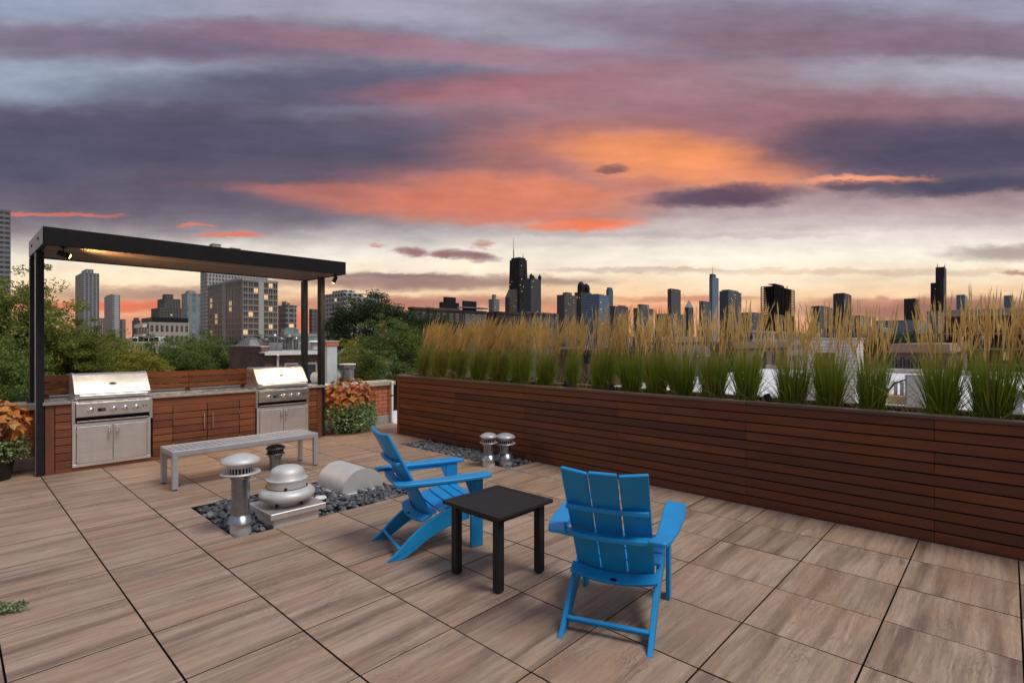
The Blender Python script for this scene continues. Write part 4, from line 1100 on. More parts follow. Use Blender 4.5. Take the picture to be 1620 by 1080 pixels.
cp = thing('potted_coleus', 'orange coleus in a round black pot at the left picture edge', 'potted plant', (.36, 9.0, 0)); cp.scale = (1.22, 1.15, 1.12)
mk('pot', lathe(pot_prof(.205, .33), 36), M['pot'], cp, smooth=True, sharp=40)
mk('stem_cluster', join(*[tube([(0, 0, .28), (.10 * math.cos(a), .10 * math.sin(a), .42), (.19 * math.cos(a), .19 * math.sin(a), .56)], [.009, .007, .005], 6) for a in np.linspace(0, 5.6, 8)]), M['bark'], cp)
for k in range(40):
    u = 1 - (k + .5) / 40 * 1.25; a = k * 2.39996; rr = math.sqrt(max(0, 1 - u * u))
    d = Vector((rr * math.cos(a), rr * math.sin(a), u))
    c = (d.x * .275, d.y * .26, .60 + d.z * .235)
    rosette(cp, c, LEAF_A, 4 if k % 3 else 8, (d.x, d.y, d.z * .8 + .45), random.uniform(.95, 1.25))
def trail_l():
    a = rng.uniform(-2.4, .6); h = rng.uniform(.22, .44); r = rng.uniform(.17, .30)
    return (r * math.cos(a), r * math.sin(a), h), (math.cos(a), math.sin(a), 0)
small_leaves(620, trail_l, .034, mat=M['trail'], parent=cp)

cb = thing('potted_coleus', 'russet coleus with green trailing foliage in front of the brick parapet', 'potted plant', (5.14, 8.98, 0)); cb.scale = (1.26, 1.12, 1.10)
mk('pot', lathe(pot_prof(.215, .34), 36), M['pot'], cb, smooth=True, sharp=40)
mk('stem_cluster', join(*[tube([(0, 0, .28), (.12 * math.cos(a), .10 * math.sin(a), .45), (.26 * math.cos(a), .16 * math.sin(a), .66)], [.010, .008, .005], 6) for a in np.linspace(0, 5.6, 9)]), M['bark'], cb)
for k in range(76):
    u = 1 - (k + .5) / 76 * 1.45; a = k * 2.39996; rr = math.sqrt(max(0, 1 - u * u))
    d = Vector((rr * math.cos(a), rr * math.sin(a), u))
    lump = .10 * math.cos(a - R(-50)) ** 2
    c = (d.x * .40, d.y * .30, .560 + d.z * (.27 + lump * .8))
    rosette(cb, c, LEAF_B, 4 if k % 3 else 8, (d.x, d.y, d.z * .8 + .4), random.uniform(.9, 1.25))
def trail_r():
    a = rng.uniform(-3.0, 1.0) ; h = .04 + .44 * rng.uniform(0, 1) ** .8; r = .15 + .26 * rng.uniform(0, 1) ** .6 * (1.0 - abs(h - .24) * 1.0)
    return (r * math.cos(a) * 1.12, r * math.sin(a), h), (math.cos(a), math.sin(a), .2)
small_leaves(3200, trail_r, .036, mat=M['trail'], parent=cb)

hb = thing('trailing_herb', 'sprig of grey-green herb creeping in at the left picture edge', 'plant', (.30, 3.02, 0))
def herb():
    t = rng.uniform(0, 1); a = rng.uniform(-.9, .9)
    return (-.10 + .22 * t + rng.normal(0, .012), -.06 * t + a * .06, .01 + .06 * rng.uniform(0, 1) * (1 - t * .6)), (1, 0, .3)
hp = at_depth(2, 965, CAM_H * F_PX / (968 - 540)); hb.location = (hp[0] - .02, hp[1] + .02, 0)
small_leaves(520, herb, .020, 'herb_foliage', M['herb'], hb)
mk('runner', join(*[tube([(-.12, .02, .005), (0, a * .04, .02), (.10, a * .07 - .03, .012)], .0022, 5) for a in (-1, -.3, .4, 1)]), M['bark'], hb)

# ================================================================== trees beyond the roof
def leaf_cloud(n_clump, per, rad, leaf, seed, droop=.0, gap=.35):
    """leaf-sized faces gathered in clumps through a crown of radii rad about the origin"""
    g = np.random.default_rng(seed)
    d = g.normal(0, 1, (n_clump, 3)); d /= np.linalg.norm(d, axis=1)[:, None]
    d[:, 2] = np.where(d[:, 2] < -.55, -d[:, 2] * .6, d[:, 2])
    lob = 1 + .20 * np.sin(d @ g.normal(0, 2.6, 3) + 1) + .14 * np.sin(d @ g.normal(0, 5, 3)) + .08 * np.sin(d @ g.normal(0, 9, 3))
    r = g.uniform(gap, 1, n_clump) ** .55 * lob
    c = d * r[:, None] * np.array(rad)
    cs = g.uniform(.5, 1.25, n_clump) * min(rad) * .17
    idx = np.repeat(np.arange(n_clump), per); N = len(idx)
    q = g.normal(0, 1, (N, 3)); q *= (g.uniform(0, 1, N) ** .4 / np.linalg.norm(q, axis=1))[:, None]
    q[:, 2] *= .62
    p = c[idx] + q * cs[idx][:, None]
    a = g.normal(0, 1, (N, 3)); a /= np.linalg.norm(a, axis=1)[:, None]; b = np.cross(a, g.normal(0, 1, (N, 3))); b /= np.linalg.norm(b, axis=1)[:, None] + 1e-9
    l_ = leaf * g.uniform(.6, 1.35, N)[:, None]
    V = np.stack([p - a * l_, p + b * l_ * .5, p + a * l_, p - b * l_ * .5], 1).reshape(-1, 3)
    F_ = np.arange(N * 4).reshape(-1, 4)
    return V, F_, c
def greens(name, a, b, c, d): return leaf_mat(name, [(0, a), (.45, b), (.8, c), (1, d)], .6, .35)
M['tr_loc'] = greens('locust_leaf', (0.112, 0.160, 0.033, 1), (0.175, 0.224, 0.041, 1), (0.256, 0.289, 0.058, 1), (0.390, 0.341, 0.072, 1))
M['tr_yel'] = greens('yellowing_leaf', (0.155, 0.181, 0.028, 1), (0.252, 0.252, 0.036, 1), (0.358, 0.322, 0.042, 1), (0.484, 0.383, 0.058, 1))
M['tr_grn'] = greens('mid_green_leaf', (0.078, 0.134, 0.034, 1), (0.121, 0.194, 0.043, 1), (0.182, 0.255, 0.058, 1), (0.267, 0.292, 0.073, 1))
M['tr_drk'] = greens('dark_green_leaf', (0.025, 0.047, 0.018, 1), (0.040, 0.068, 0.025, 1), (0.061, 0.094, 0.032, 1), (0.090, 0.126, 0.043, 1))
crowns = {}
for k, (key, nc, per, leaf, gap) in enumerate((('open', 300, 105, .0195, .25), ('full', 420, 90, .0205, .35), ('dense', 520, 84, .021, .45))):
    crowns[key] = leaf_cloud(nc, per, (1, 1, 1), leaf, 90 + k, gap=gap)
crown_me = {}
def tree(px_, py_, d, rad, kind, mat, label, name='tree', rz=0.0, limbs=9):
    """crown centred on the pixel's direction at distance d; trunk down to the street"""
    p = at_depth(px_, py_, d)
    t = thing(name, label, 'tree', (p[0], p[1], -14.0), rz)
    V, F_, c = crowns[kind]
    if (kind, mat) not in crown_me: crown_me[(kind, mat)] = to_mesh('crown', (V, F_), M[mat])
    put('crown', crown_me[(kind, mat)], t, (0, 0, p[2] + 14.0), scale=rad)
    h = p[2] + 14.0
    gs = [tube([(0, 0, 0), (.05, .02, h * .4), (0, 0, h - rad[2] * .5), (0, .03, h + rad[2] * .35)], [.26, .20, .15, .05], 8)]
    sel = np.random.default_rng(abs(int(px_)) + limbs).choice(len(c), limbs, replace=False)
    for i in sel:
        e = c[i] * np.array(rad) * .92; s0 = h - rad[2] * (.6 - .5 * random.random())
        m_ = np.array([e[0] * .45, e[1] * .45, (s0 - h) * .5 + e[2] * .35 + .1])
        gs.append(tube([(0, 0, s0), (m_[0], m_[1], h + m_[2]), (e[0], e[1], h + e[2])], [.09, .05, .012], 6))
    mk('trunk', join(*gs), M['bark'], t)
tree(8, 528, 22, (2.6, 3.0, 2.75), 'open', 'tr_loc', 'tall loose-leaved locust tree rising behind the left pergola post', rz=.4, limbs=26)
tree(112, 560, 24, (1.9, 1.9, 1.75), 'open', 'tr_loc', 'open yellow-green tree reaching right of the left pergola post', rz=2.0, limbs=16)
tree(205, 600, 28, (2.6, 2.6, 1.75), 'full', 'tr_yel', 'yellowish tree whose top shows above the left grill', rz=1.0)
tree(120, 608, 25, (2.6, 2.4, 2.0), 'full', 'tr_yel', 'round green-gold tree low behind the slatted screen at left', rz=.2)
tree(265, 590, 34, (2.6, 2.6, 1.9), 'full', 'tr_grn', 'green tree behind the yellowish one, right of the left grill', rz=2.6)
tree(320, 592, 38, (3.2, 3.0, 2.7), 'dense', 'tr_grn', 'dense green tree below the apartment block', rz=.9)
tree(400, 586, 46, (3.0, 3.0, 2.6), 'dense', 'tr_drk', 'dark green tree behind the old brick flat roof', rz=1.9)
tree(-25, 620, 18, (2.2, 2.2, 1.7), 'full', 'tr_grn', 'green tree at the far left behind the coping', rz=.7)
tree(592, 528, 44, (4.1, 4.1, 3.0), 'dense', 'tr_drk', 'broad dark tree standing highest right of the pergola', rz=.3)
tree(672, 540, 46, (2.6, 2.6, 2.5), 'dense', 'tr_drk', 'smaller dark tree behind the first grass clumps', rz=1.3)
tree(626, 572, 26, (2.05, 2.0, 1.75), 'full', 'tr_grn', 'green tree just behind the planter\'s far end', rz=2.2)
tree(572, 592, 30, (1.9, 1.9, 1.7), 'full', 'tr_yel', 'green-gold tree above the russet coleus', rz=.1)
tree(1388, 556, 72, (4.2, 4.2, 2.3), 'dense', 'tr_drk', 'dark tree beside the pale rowhouse roof at right', rz=.5)
tree(1442, 560, 80, (4.0, 4.0, 3.0), 'dense', 'tr_drk', 'dark tree right behind the rowhouse with arched windows', rz=1.5)
tree(985, 580, 60, (2.6, 2.6, 2.2), 'dense', 'tr_drk', 'low dark tree seen through the middle grass clumps', rz=1.1)

# ================================================================== buildings, squared to the street grid like the deck
def corner_box(xl, xc, xr, d):
    """near corner on column xc at distance d; left face (along y) ends on column xl, right face (along x) on column xr"""
    cx, cy, _ = at_depth(xc, 540, d)
    def solve(px_, along):
        k = (px_ - 810) / F_PX
        a0 = (cx * VB[0] + cy * VA[0]) - k * (cx * VB[1] + cy * VA[1])
        v = VA if along == 'y' else VB
        return -a0 / (v[0] - k * v[1])
    return cx, cy, max(1.0, solve(xr, 'x')), max(1.0, solve(xl, 'y'))
def zpx(py_, d): return CAM_H + (540 - py_) * d / F_PX
GZ = -14.0
def wall_of(t): return [c for c in t.children if c.name.startswith('wall')][0].data.materials[0]
def tower(xl, xc, xr, ytop, d, mat, label, cat='tower', roof='membrane_g', pent=(.25, .75, .25, .75, .05), name='tower', band=None, cap=.8, group=None):
    cx, cy, lx, ly = corner_box(xl, xc, xr, d)
    lx = min(lx, 140.0); ly = min(ly, 140.0)
    h = zpx(ytop, d) - GZ
    t = thing(name, label, cat, (cx, cy, GZ), 0, group)
    w = mk('wall', box(0, lx, 0, ly, 0, h), mat, t)
    if cap: mk('roof_parapet', join(box(-.15, lx + .15, -.15, .25, h - cap, h + .25), box(-.15, .25, .2505, ly + .15, h - cap, h + .25), box(.2505, lx + .15, ly - .25, ly + .15, h - cap, h + .25), box(lx - .25, lx + .15, .2505, ly - .2505, h - cap, h + .25)), band or mat, t)
    mk('roof', box(.26, lx - .26, .26, ly - .26, h + .002, h + .05), M[roof], t)
    if pent:
        a, b, c, e, hh = pent
        mk('penthouse', box(lx * a, lx * b, ly * c, ly * e, h + .06, h + max(1.5, hh * h)), mat, t)
    return t, lx, ly, h
f_ = facade_mat
dk = (.020, .022, .026, 1)
# --- left group
tower(-12, -8, 17, 330, 310, f_('banded_slab', (.20, .205, .215), (.035, .04, .05, 1), 2.6, 2.9, .86, .52, .0), 'grey banded high-rise cut by the left picture edge', pent=None)
tower(119, 131, 157, 431, 780, f_('pier_tower', (.25, .26, .28), (.045, .05, .06, 1), 4.6, 3.0, .58, .66), 'tall grey pier-fronted high-rise left of the slim white tower', pent=(.3, .75, .2, .8, .06))
tower(165, 178, 190, 467, 700, f_('white_slim', (.40, .40, .41), (.06, .065, .08, 1), 9.0, 3.0, .52, .60), 'slim pale tower right of the tall grey high-rise', pent=(.1, .9, .1, .9, .03))
tower(138, 150, 165, 503, 900, f_('buff_low', (.28, .23, .20), dk, 3, 3, .5, .5), 'buff block between the two left towers', pent=None)
tower(189, 193, 199, 505, 900, f_('buff_low_b', (.27, .24, .22), dk, 3, 3, .5, .5), 'small buff block right of the slim white tower', pent=None)
t, lx, ly, h = tower(239, 252, 287, 487, 640, f_('brown_hotel', (.115, .105, .098), dk, 3.2, 3.1, .5, .5, .01), 'stepped dark brown block with a set-back top', pent=None)
mk('upper_tier', box(lx * .25, lx, ly * .1, ly * .9, h, h + 12), wall_of(t), t); mk('top_tier', box(lx * .4, lx * .75, ly * .3, ly * .7, h + 12.05, h + 18), wall_of(t), t)
tower(287, 296, 318, 464, 520, f_('blue_striped', (.27, .27, .27), (.10, .16, .20, 1), 6.0, 3.0, .50, .97), 'grey tower with blue-green glazed stripes', pent=(.2, .7, .2, .8, .05))
tower(209, 213, 222, 507, 500, f_('dark_low', (.09, .09, .09), dk, 3, 3, .6, .5), 'small dark block left of the pale terraced block', pent=(.2, .9, .2, .9, .08))
tower(317, 327, 424, 395, 420, f_('pale_grid', (.42, .42, .42), (.05, .055, .06, 1), 2.4, 2.9, .55, .62), 'pale grid-fronted high-rise hidden behind the apartment block and pergola roof', pent=None)
cx, cy, lx, ly = corner_box(317, 327, 424, 420); hh = zpx(395, 420)
for (pa, pb, yt) in ((338, 351, 384), (367, 382, 387)):
    q0 = on = None
    u0 = corner_box(300, 327, pa, 420)[2]; u1 = corner_box(300, 327, pb, 420)[2]
    b = mk('rooftop_tank_house', join(box(u0, u1, 2, 10, hh - GZ + .2, zpx(yt, 420) - GZ), box(u0 - .3, u1 + .3, 1.7, 10.3, zpx(yt, 420) - GZ, zpx(yt, 420) - GZ + .4)), M['concrete'], bpy.data.objects[[o.name for o in bpy.data.objects if o.get('label', '').startswith('pale grid-fronted')][0]])

# --- apartment block with windows built one by one
d = 250.0
cx, cy, lx, ly = corner_box(327, 383, 440, d)
h = zpx(440, d) - GZ
ap = thing('apartment_block', 'dark-glazed apartment block with concrete piers and a few lit windows', 'building', (cx, cy, GZ))
mk('wall', box(.35, lx - .01, .35, ly, 0, h - .3), M['concrete'], ap)
mk('roof_parapet', box(-.10, lx + .1, -.1, ly + .1, h - .9, h), M['concrete'], ap)
mk('roof', box(.3, lx - .3, .3, ly - .3, h + .002, h + .06), M['membrane_g'], ap)
mk('penthouse', box(lx * .2, lx * .8, ly * .3, ly * .7, h + .07, h + 1.6), M['concrete'], ap)
RH = 2.86; NR = 15
def bays(segments, total):
    out_ = []
    for a, b, n in segments:
        for k in range(n): out_.append((total * (a + (b - a) * k / n), total * (a + (b - a) * (k + 1) / n)))
    return out_
bx = bays(((.02, .45, 3), (.59, .99, 3)), lx)
by = bays(((.03, .43, 5), (.52, .98, 6)), ly)
lit_x = {(4, 0), (2, 1), (3, 2), (4, 4), (1, 5), (4, 7), (0, 8)}
lit_y = {(3, 3), (3, 4), (9, 2), (9, 3), (7, 5), (7, 6), (9, 8)}
wm = {}
def window(w, lit, axis):
    key = (round(w, 2), lit, axis)
    if key not in wm:
        hz = RH - .42
        if axis == 'x':
            fr = join(box(.0, w, .0, .30, 0, .12), box(0, w, 0, .30, hz - .1, hz), box(0, .10, .0, .3, .121, hz - .101), box(w - .1, w, 0, .3, .121, hz - .101), box(w / 2 - .05, w / 2 + .05, .05, .3, .121, hz - .101), box(.101, w / 2 - .051, .05, .3, .75, .83), box(w / 2 + .051, w - .101, .05, .3, .75, .83))
            pn = box(.1005, w - .1005, .22, .29, .1205, hz - .1005)
        else:
            fr = join(box(.0, .30, .0, w, 0, .12), box(0, .30, 0, w, hz - .1, hz), box(0, .3, 0, .10, .121, hz - .101), box(0, .3, w - .1, w, .121, hz - .101), box(.05, .3, w / 2 - .05, w / 2 + .05, .121, hz - .101))
            pn = box(.22, .29, .1005, w - .1005, .1205, hz - .1005)
        wm[key] = (to_mesh('window', fr, M['winframe']), to_mesh('pane', pn, M['lit'] if lit else M['glass']))
    return wm[key]
for r_ in range(NR):
    z = h - 1.15 - (r_ + 1) * RH + .3
    for i, (a, b) in enumerate(bx):
        fm, pm = window(b - a - .3, (i, r_) in lit_x, 'x'); w_ = put('window', fm, ap, (a + .15, .03, z)); put('pane', pm, w_)
    for i, (a, b) in enumerate(by):
        fm, pm = window(b - a - .3, (i, r_) in lit_y, 'y'); w_ = put('window', fm, ap, (.03, a + .15, z)); put('pane', pm, w_)
for a, b in ((.45, .59),):
    mk('pier', box(lx * a, lx * b, -.05, .345, 0, h - .91), M['winframe'], ap)
for a, b in ((.43, .52),):
    mk('pier', box(-.05, .345, ly * a, ly * b, 0, h - .91), M['concrete'], ap)
for r_ in range(NR + 1):
    z = h - 1.15 - r_ * RH + .0
    mk('floor_band', join(box(.0, lx, .10, .34, z - .12, z + .12), box(.10, .34, .3405, ly, z - .12, z + .12)), M['concrete'], ap)

tower(440, 452, 469, 483, 300, f_('balcony_grey', (.26, .255, .25), (.03, .035, .04, 1), 3.3, 2.9, .74, .62, .02), 'grey balcony block right of the apartment block', pent=(.2, .6, .3, .8, .07))
tower(489, 493, 503, 489, 420, f_('striped_brown', (.17, .14, .13), dk, 3.0, 2.9, .5, .6), 'narrow brown tower seen between the pergola posts', pent=None)
tower(514, 545, 600, 463, 330, f_('white_balcony', (.44, .44, .44), (.05, .06, .07, 1), 3.6, 2.9, .66, .58, .04), 'white balcony tower behind the broad dark tree', pent=(.1, .4, .2, .8, .05))
tower(444, 450, 560, 528, 190, f_('school_glass', (.34, .33, .30), (.12, .20, .19, 1), 2.1, 3.0, .80, .62, .03), 'low block with greenish glazing behind the pergola posts', cat='building', name='low_block', pent=(.0, .2, .1, .9, .1))

# --- pale terraced block and car park, windows built
def block(xl, xc, xr, ytop, d, wallm, label, nx, ny, nrow, wh=1.5, ww=.6, storey=3.2, cat='building', name='block', lower=2, roofm='membrane_g', paneb='glass', sill=.9, arch=False):
    cx, cy, lx, ly = corner_box(xl, xc, xr, d)
    h = zpx(ytop, d) - GZ
    t = thing(name, label, cat, (cx, cy, GZ))
    mk('wall', box(0, lx, 0, ly, 0, h), wallm, t)
    mk('roof_parapet', box(-.12, lx + .12, -.12, ly + .12, h + .001, h + .5), wallm, t)
    mk('roof', box(.1, lx - .1, .1, ly - .1, h + .501, h + .55), M[roofm], t)
    for r_ in range(nrow):
        z = h - (r_ + 1) * storey + sill
        for axis, L_, n in (('x', lx, nx), ('y', ly, ny)):
            if not n: continue
            cw = L_ / n; w = cw * ww; key = ('b', round(w, 2), wh, axis, paneb, arch)
            if key not in wm:
                g_ = join(box(-.08, w + .08, -.06, .10, -.10, 0), box(-.08, w + .08, -.05, .10, wh, wh + .12), box(-.08, 0, -.05, .1, .001, wh - .001), box(w, w + .08, -.05, .1, .001, wh - .001), box(w / 2 - .03, w / 2 + .03, -.03, .1, .001, wh - .001), box(.001, w / 2 - .031, -.03, .1, wh / 2, wh / 2 + .05), box(w / 2 + .031, w - .001, -.03, .1, wh / 2, wh / 2 + .05))
                p_ = box(.0015, w - .0015, -.015, .05, .0015, wh - .0015)
                if axis == 'y':
                    g_ = ([(b, a, c) for a, b, c in g_[0]], g_[1]); p_ = ([(b, a, c) for a, b, c in p_[0]], p_[1])
                wm[key] = (to_mesh('window', g_, M['winframe']), to_mesh('pane', p_, M[paneb]))
            for i in range(n):
                o = i * cw + (cw - w) / 2
                w_ = put('window', wm[key][0], t, (o, -.03, z) if axis == 'x' else (-.03, o, z)); put('pane', wm[key][1], w_)
    return t, lx, ly, h
tb1, lx, ly, h = block(217, 236, 299, 512, 175, plain('cream_render', (.42, .38, .32), .8, 0, .1, .4), 'cream four-storey block with dark top floor below the left towers', 8, 4, 2, 2.0, .55, 3.4)
mk('dark_top_floor', box(1.0, lx, 1.0, ly - 1, h + .551, h + 2.2), M['charcoal'], tb1)
for k in range(3): mk('balcony', box(-1.4, -.21, ly * .1, ly * .85, h - 1.2 - k * 3.3, h - .1 - k * 3.3), M['white'], tb1)
cx, cy, lx, ly = corner_box(150, 205, 262, 120); h = zpx(541, 120) - GZ
ga = thing('parking_garage', 'low concrete parking deck showing above the trees at left', 'parking garage', (cx, cy, GZ))
for k in range(4): 
    mk('parking_level', box(0, lx, 0, ly, h - k * 3.1 - .9, h - k * 3.1), M['concrete'], ga)
mk('core', box(1.5, lx - 1.5, 1.5, ly - 1.5, 0, h - .91), M['dark_gap'], ga)
for k in range(9): mk('column', box(lx * k / 8 - .3, lx * k / 8 + .3, -.05, .6, 0, h - .05), M['concrete'], ga)
mk('roof_deck', box(.4, lx - .4, .4, ly - .4, h + .001, h + .08), M['membrane'], ga)
for k in range(6):
    a = lx * (.05 + .15 * k); mk('rooftop_unit', box(a, a + 2.0, 4, 6.5, h + .081, h + .9 + .25 * (k % 3)), M['white' if k % 2 else 'galv'], ga)

# --- old brick flat roof next door
cx, cy, lx, ly = corner_box(363, 419, 506, 20.5); h = zpx(558, 20.5) - GZ
nb = thing('brick_flat_building', 'old brown brick building with a cluttered flat roof behind the right grill', 'building', (cx, cy, GZ))
bw = brickwork_mat('weathered_brickwork', (.135, .085, .062, 1), (.20, .13, .10, 1), (.16, .14, .12, 1))
mk('wall', box(0, lx, 0, ly, 0, h), bw, nb)
mk('parapet', join(box(-.02, .25, .3, ly + .02, h + .001, h + .22)), bw, nb); mk('parapet_coping', box(-.05, .28, .3, ly + .05, h + .2205, h + .27), M['coping'], nb)
mk('roof', box(.26, lx, .3, ly, h + .001, h + .05), M['membrane_g'], nb)
fa = mk('fascia_gutter', join(box(-.10, lx + .1, -.22, .299, h - .02, h + .03), box(-.10, lx + .1, -.25, -.2205, h - .09, h + .05)), M['white'], nb)
mk('downpipe', join(tube([(.4, -.24, h - .08), (.45, -.10, h - .3), (.45, -.08, h - 8)], .05, 10)), M['white'], nb, smooth=True)
for k in range(3):
    a = .75 + k * .80
    wf = mk('window', join(box(a, a + .55, -.05, .02, h - 1.5, h - 1.42), box(a, a + .55, -.05, .02, h - .5, h - .42), box(a, a + .06, -.05, .02, h - 1.419, h - .501), box(a + .49, a + .55, -.05, .02, h - 1.419, h - .501)), M['winframe'], nb)
    mk('pane', box(a + .061, a + .489, -.02, .01, h - 1.418, h - .502), M['lit'] if k == 9 else M['glass'], wf)
def roof_vent(loc, r, hgt, label, matn='galv', name='roof_vent'):
    t = thing(name, label, 'roof vent', loc)
    mk('pipe', lathe([(r, 0), (r, hgt * .7)], 18), M[matn], t, smooth=True)
    mk('cap', lathe([(r * 1.05, hgt * .7), (r * 1.7, hgt * .74), (r * 1.75, hgt * .8), (r * 1.2, hgt * .95), (0, hgt)], 20), M[matn], t, smooth=True, sharp=40)
    return t
for k, (px_, dd, r, hg, mt, lab) in enumerate(((421, 24, .09, .55, 'dull_cap', 'small rusty vent at the left of the brick flat roof'), (434, 24.5, .12, .75, 'galv', 'double-capped steel vent on the brick flat roof'), (445, 25, .09, .6, 'galv', 'thin steel vent on the brick flat roof'), (457, 24, .13, .75, 'dull_cap', 'stout vent with tan cap on the brick flat roof'), (468, 25, .10, .6, 'galv', 'steel vent beside the rear pergola post on the brick roof'), (497, 26, .16, .45, 'white', 'low white vent between the pergola posts on the brick roof'))):
    p = at_depth(px_, 540, dd); roof_vent((p[0], p[1], GZ + h + .05), r, hg, lab, mt)
p = at_depth(432, 540, 22.5); acu = thing('air_conditioner', 'grey air conditioning unit on the brick flat roof', 'air conditioner', (p[0], p[1], GZ + h + .05))
mk('cabinet', cbox(-.3, .3, -.3, .3, 0, .34, .02), M['galv'], acu); mk('fan_grille', lathe([(0, .35), (.22, .35), (.25, .341)], 24), M['black'], acu)
p = at_depth(398, 540, 27); acu = thing('tarp_heap', 'dark grey peaked heap on the brick flat roof', 'heap', (p[0], p[1], GZ + h + .05))
mk('cover', lathe([(.9, 0), (.7, .22), (.42, .48), (.2, .60), (0, .63)], 9), M['dull_cap'], acu); mk('hem', lathe([(.95, 0), (.95, .03), (.89, .03)], 9), M['black'], acu)

# --- flues on the lower roof just behind the parapet
def at_col(px_, y_):   # point on the plane y = y_ in that column
    r = ray(px_); return y_ * r[0] / r[1]
xx = at_col(521.5, 10.6); ch = thing('square_flue', 'pale square metal chimney with brick-red cap behind the right pergola post', 'chimney', (xx, 10.6, -.07))
mk('shaft', cbox(-.115, .115, -.115, .115, 0, 1.66, .008), M['pale_flue'], ch); mk('seam', cbox(-.121, .121, -.121, .121, .80, .83, .003), M['galv'], ch)
mk('cap', cbox(-.14, .14, -.14, .14, 1.661, 1.74, .006), M['brick'], ch); mk('lid', cbox(-.155, .155, -.155, .155, 1.7405, 1.765, .005), M['coping'], ch)
xx = at_col(549.5, 10.7); fl = thing('round_flue', 'round galvanised flue with flat white lid above the russet coleus', 'vent pipe', (xx, 10.7, -.07))
mk('pipe', lathe([(.150, 0), (.150, 1.14)], 30), M['galv'], fl, smooth=True); mk('collar', lathe([(.12, 1.141), (.165, 1.145), (.175, 1.18), (.165, 1.22), (.12, 1.23)], 30), M['dull_cap'], fl, smooth=True)
mk('lid', lathe([(0, 1.262), (.178, 1.258), (.182, 1.245), (.175, 1.231), (0, 1.2305)], 30), M['white'], fl, smooth=True)
for px_, lab, yv in ((506, 'white horizontal vent hood left of the pale square chimney', 10.9), (535, 'white horizontal vent hood with dark mouth right of the pale square chimney', 10.9)):
    xx = at_col(px_, yv); v = thing('vent_hood', lab, 'roof vent', (xx, yv, -.07))
    mk('stand', cbox(-.09, .09, -.09, .09, 0, .85, .006), M['galv'], v)
    mk('drum', lathe([(0, -.17), (.11, -.17), (.125, -.15), (.125, .17), (.105, .17), (.10, .12), (0, .12)], 28), M['white'], v, (0, 0, .965), (R(90), 0, R(20)), smooth=True, sharp=40)
    mk('mouth', lathe([(0, .121), (.098, .121)], 28), M['dark_gap'], v, (0, 0, .965), (R(90), 0, R(20)))

# ================================================================== roofs and houses right of the planter
RZW = -.25
ws = thing('flat_roof_building', 'neighbouring building with a flat white membrane roof beyond the planter', 'building', (0, 0, 0))
mk('roof', box(6.9, 40, -26, 12.5, -1.6, RZW), M['membrane'], ws)
mk('wall', box(6.92, 39.98, -25.98, 12.48, -14.0, -1.605), M['concrete'], ws)
mk('roof_kerb', cbox(39.6, 40.0, -26, 12.5, RZW + .001, .0, .02), M['coping'], ws)
for k in range(5): mk('roof_seam', box(6.95, 39.5, -20 + 6 * k, -19.93 + 6 * k, RZW + .001, RZW + .012), M['membrane_g'], ws)
wb = brickwork_mat('white_brickwork', (.60, .58, .54, 1), (.68, .66, .62, 1), (.36, .34, .31, 1), .30, .11)
p0 = at_depth(1282, 540, 17.5)
cxx, cyy, lx, ly = corner_box(1276, 1352, 1366, 16.5)
bh = thing('stair_bulkhead', 'white brick stair bulkhead with dark brown opening behind the grass', 'bulkhead', (cxx, cyy, RZW)); H_ = zpx(537, 16.5) - RZW
o0, o1 = ly * .40, ly * .82
mk('wall', join(box(0, .25, 0, o0, 0, H_), box(0, .25, o1, ly, 0, H_), box(0, .25, o0 + .0005, o1 - .0005, H_ - .42, H_), box(.2505, lx, 0, ly, 0, H_)), wb, bh)
mk('coping', cbox(-.05, lx + .05, -.05, ly + .05, H_ + .001, H_ + .06, .01), M['coping'], bh); mk('door', box(.10, .20, o0 + .01, o1 - .01, 0, H_ - .425), M['ipe_z'], bh)
mk('raking_board', xf(cbox(-.04, .04, -.06, .06, 0, 2.0, .01), (0.05, -.10, H_ - 1.65), (R(22), 0, 0)), M['ipe_z'], bh)
def rough_block(xl, xc, xr, ytop, d, c, label, wins=True, name='rowhouse', rf='membrane_g'):
    m = facade_mat('wall_' + name + str(int(xc)), c, dk, 2.6, 3.1, .42, .5, 0.02, .25, .2)
    return tower(xl, xc, xr, ytop, d, m, label, 'building', rf, None, name, None, .35)
dkb = brickwork_mat('sooty_brickwork', (.075, .045, .036, 1), (.10, .060, .048, 1), (.07, .06, .055, 1), .4, .16)
bl, lx, ly, h = block(646, 654, 728, 489, 112, dkb, 'dark brick apartment house with pale windows behind the first grass clumps', 7, 2, 3, 1.6, .36, 3.2, name='apartment_house', paneb='glass_b')
mk('penthouse', box(lx * .62, lx * 1.0, ly * .2, ly * .8, h + .56, h + 2.0), M['charcoal'], bl); mk('stair_house', box(lx * .70, lx * .93, ly * .25, ly * .7, h + 2.01, h + 3.2), M['charcoal'], bl)
bl, lx, ly, h = block(728, 735, 770, 494, 116, plain('dim_render', (.11, .105, .10), .8, 0, .15, .3), 'dim grey house with an overhanging flat roof left of the black tower', 4, 1, 3, 1.8, .5, 3.2, name='apartment_house', paneb='glass_b')
mk('roof_canopy', box(-.8, lx * .95, -.8, ly, h + .9, h + 1.2), M['galv'], bl); mk('roof_room', box(lx * .05, lx * .6, .5, ly * .8, h + .56, h + 2.6), M['charcoal'], bl)
rough_block(768, 790, 838, 494, 140, (.060, .045, .042), 'dark flat-roofed block left of the black tower\'s foot', rf='membrane_g')
rough_block(818, 832, 880, 494, 150, (.12, .12, .12), 'grey flat-roofed block under the turreted tower')
rough_block(880, 930, 1000, 556, 60, (.17, .10, .075), 'low brown brick house behind the left-middle grass clumps')
rough_block(1000, 1046, 1110, 536, 52, (.20, .175, .16), 'taupe rendered house behind the middle grass clumps')
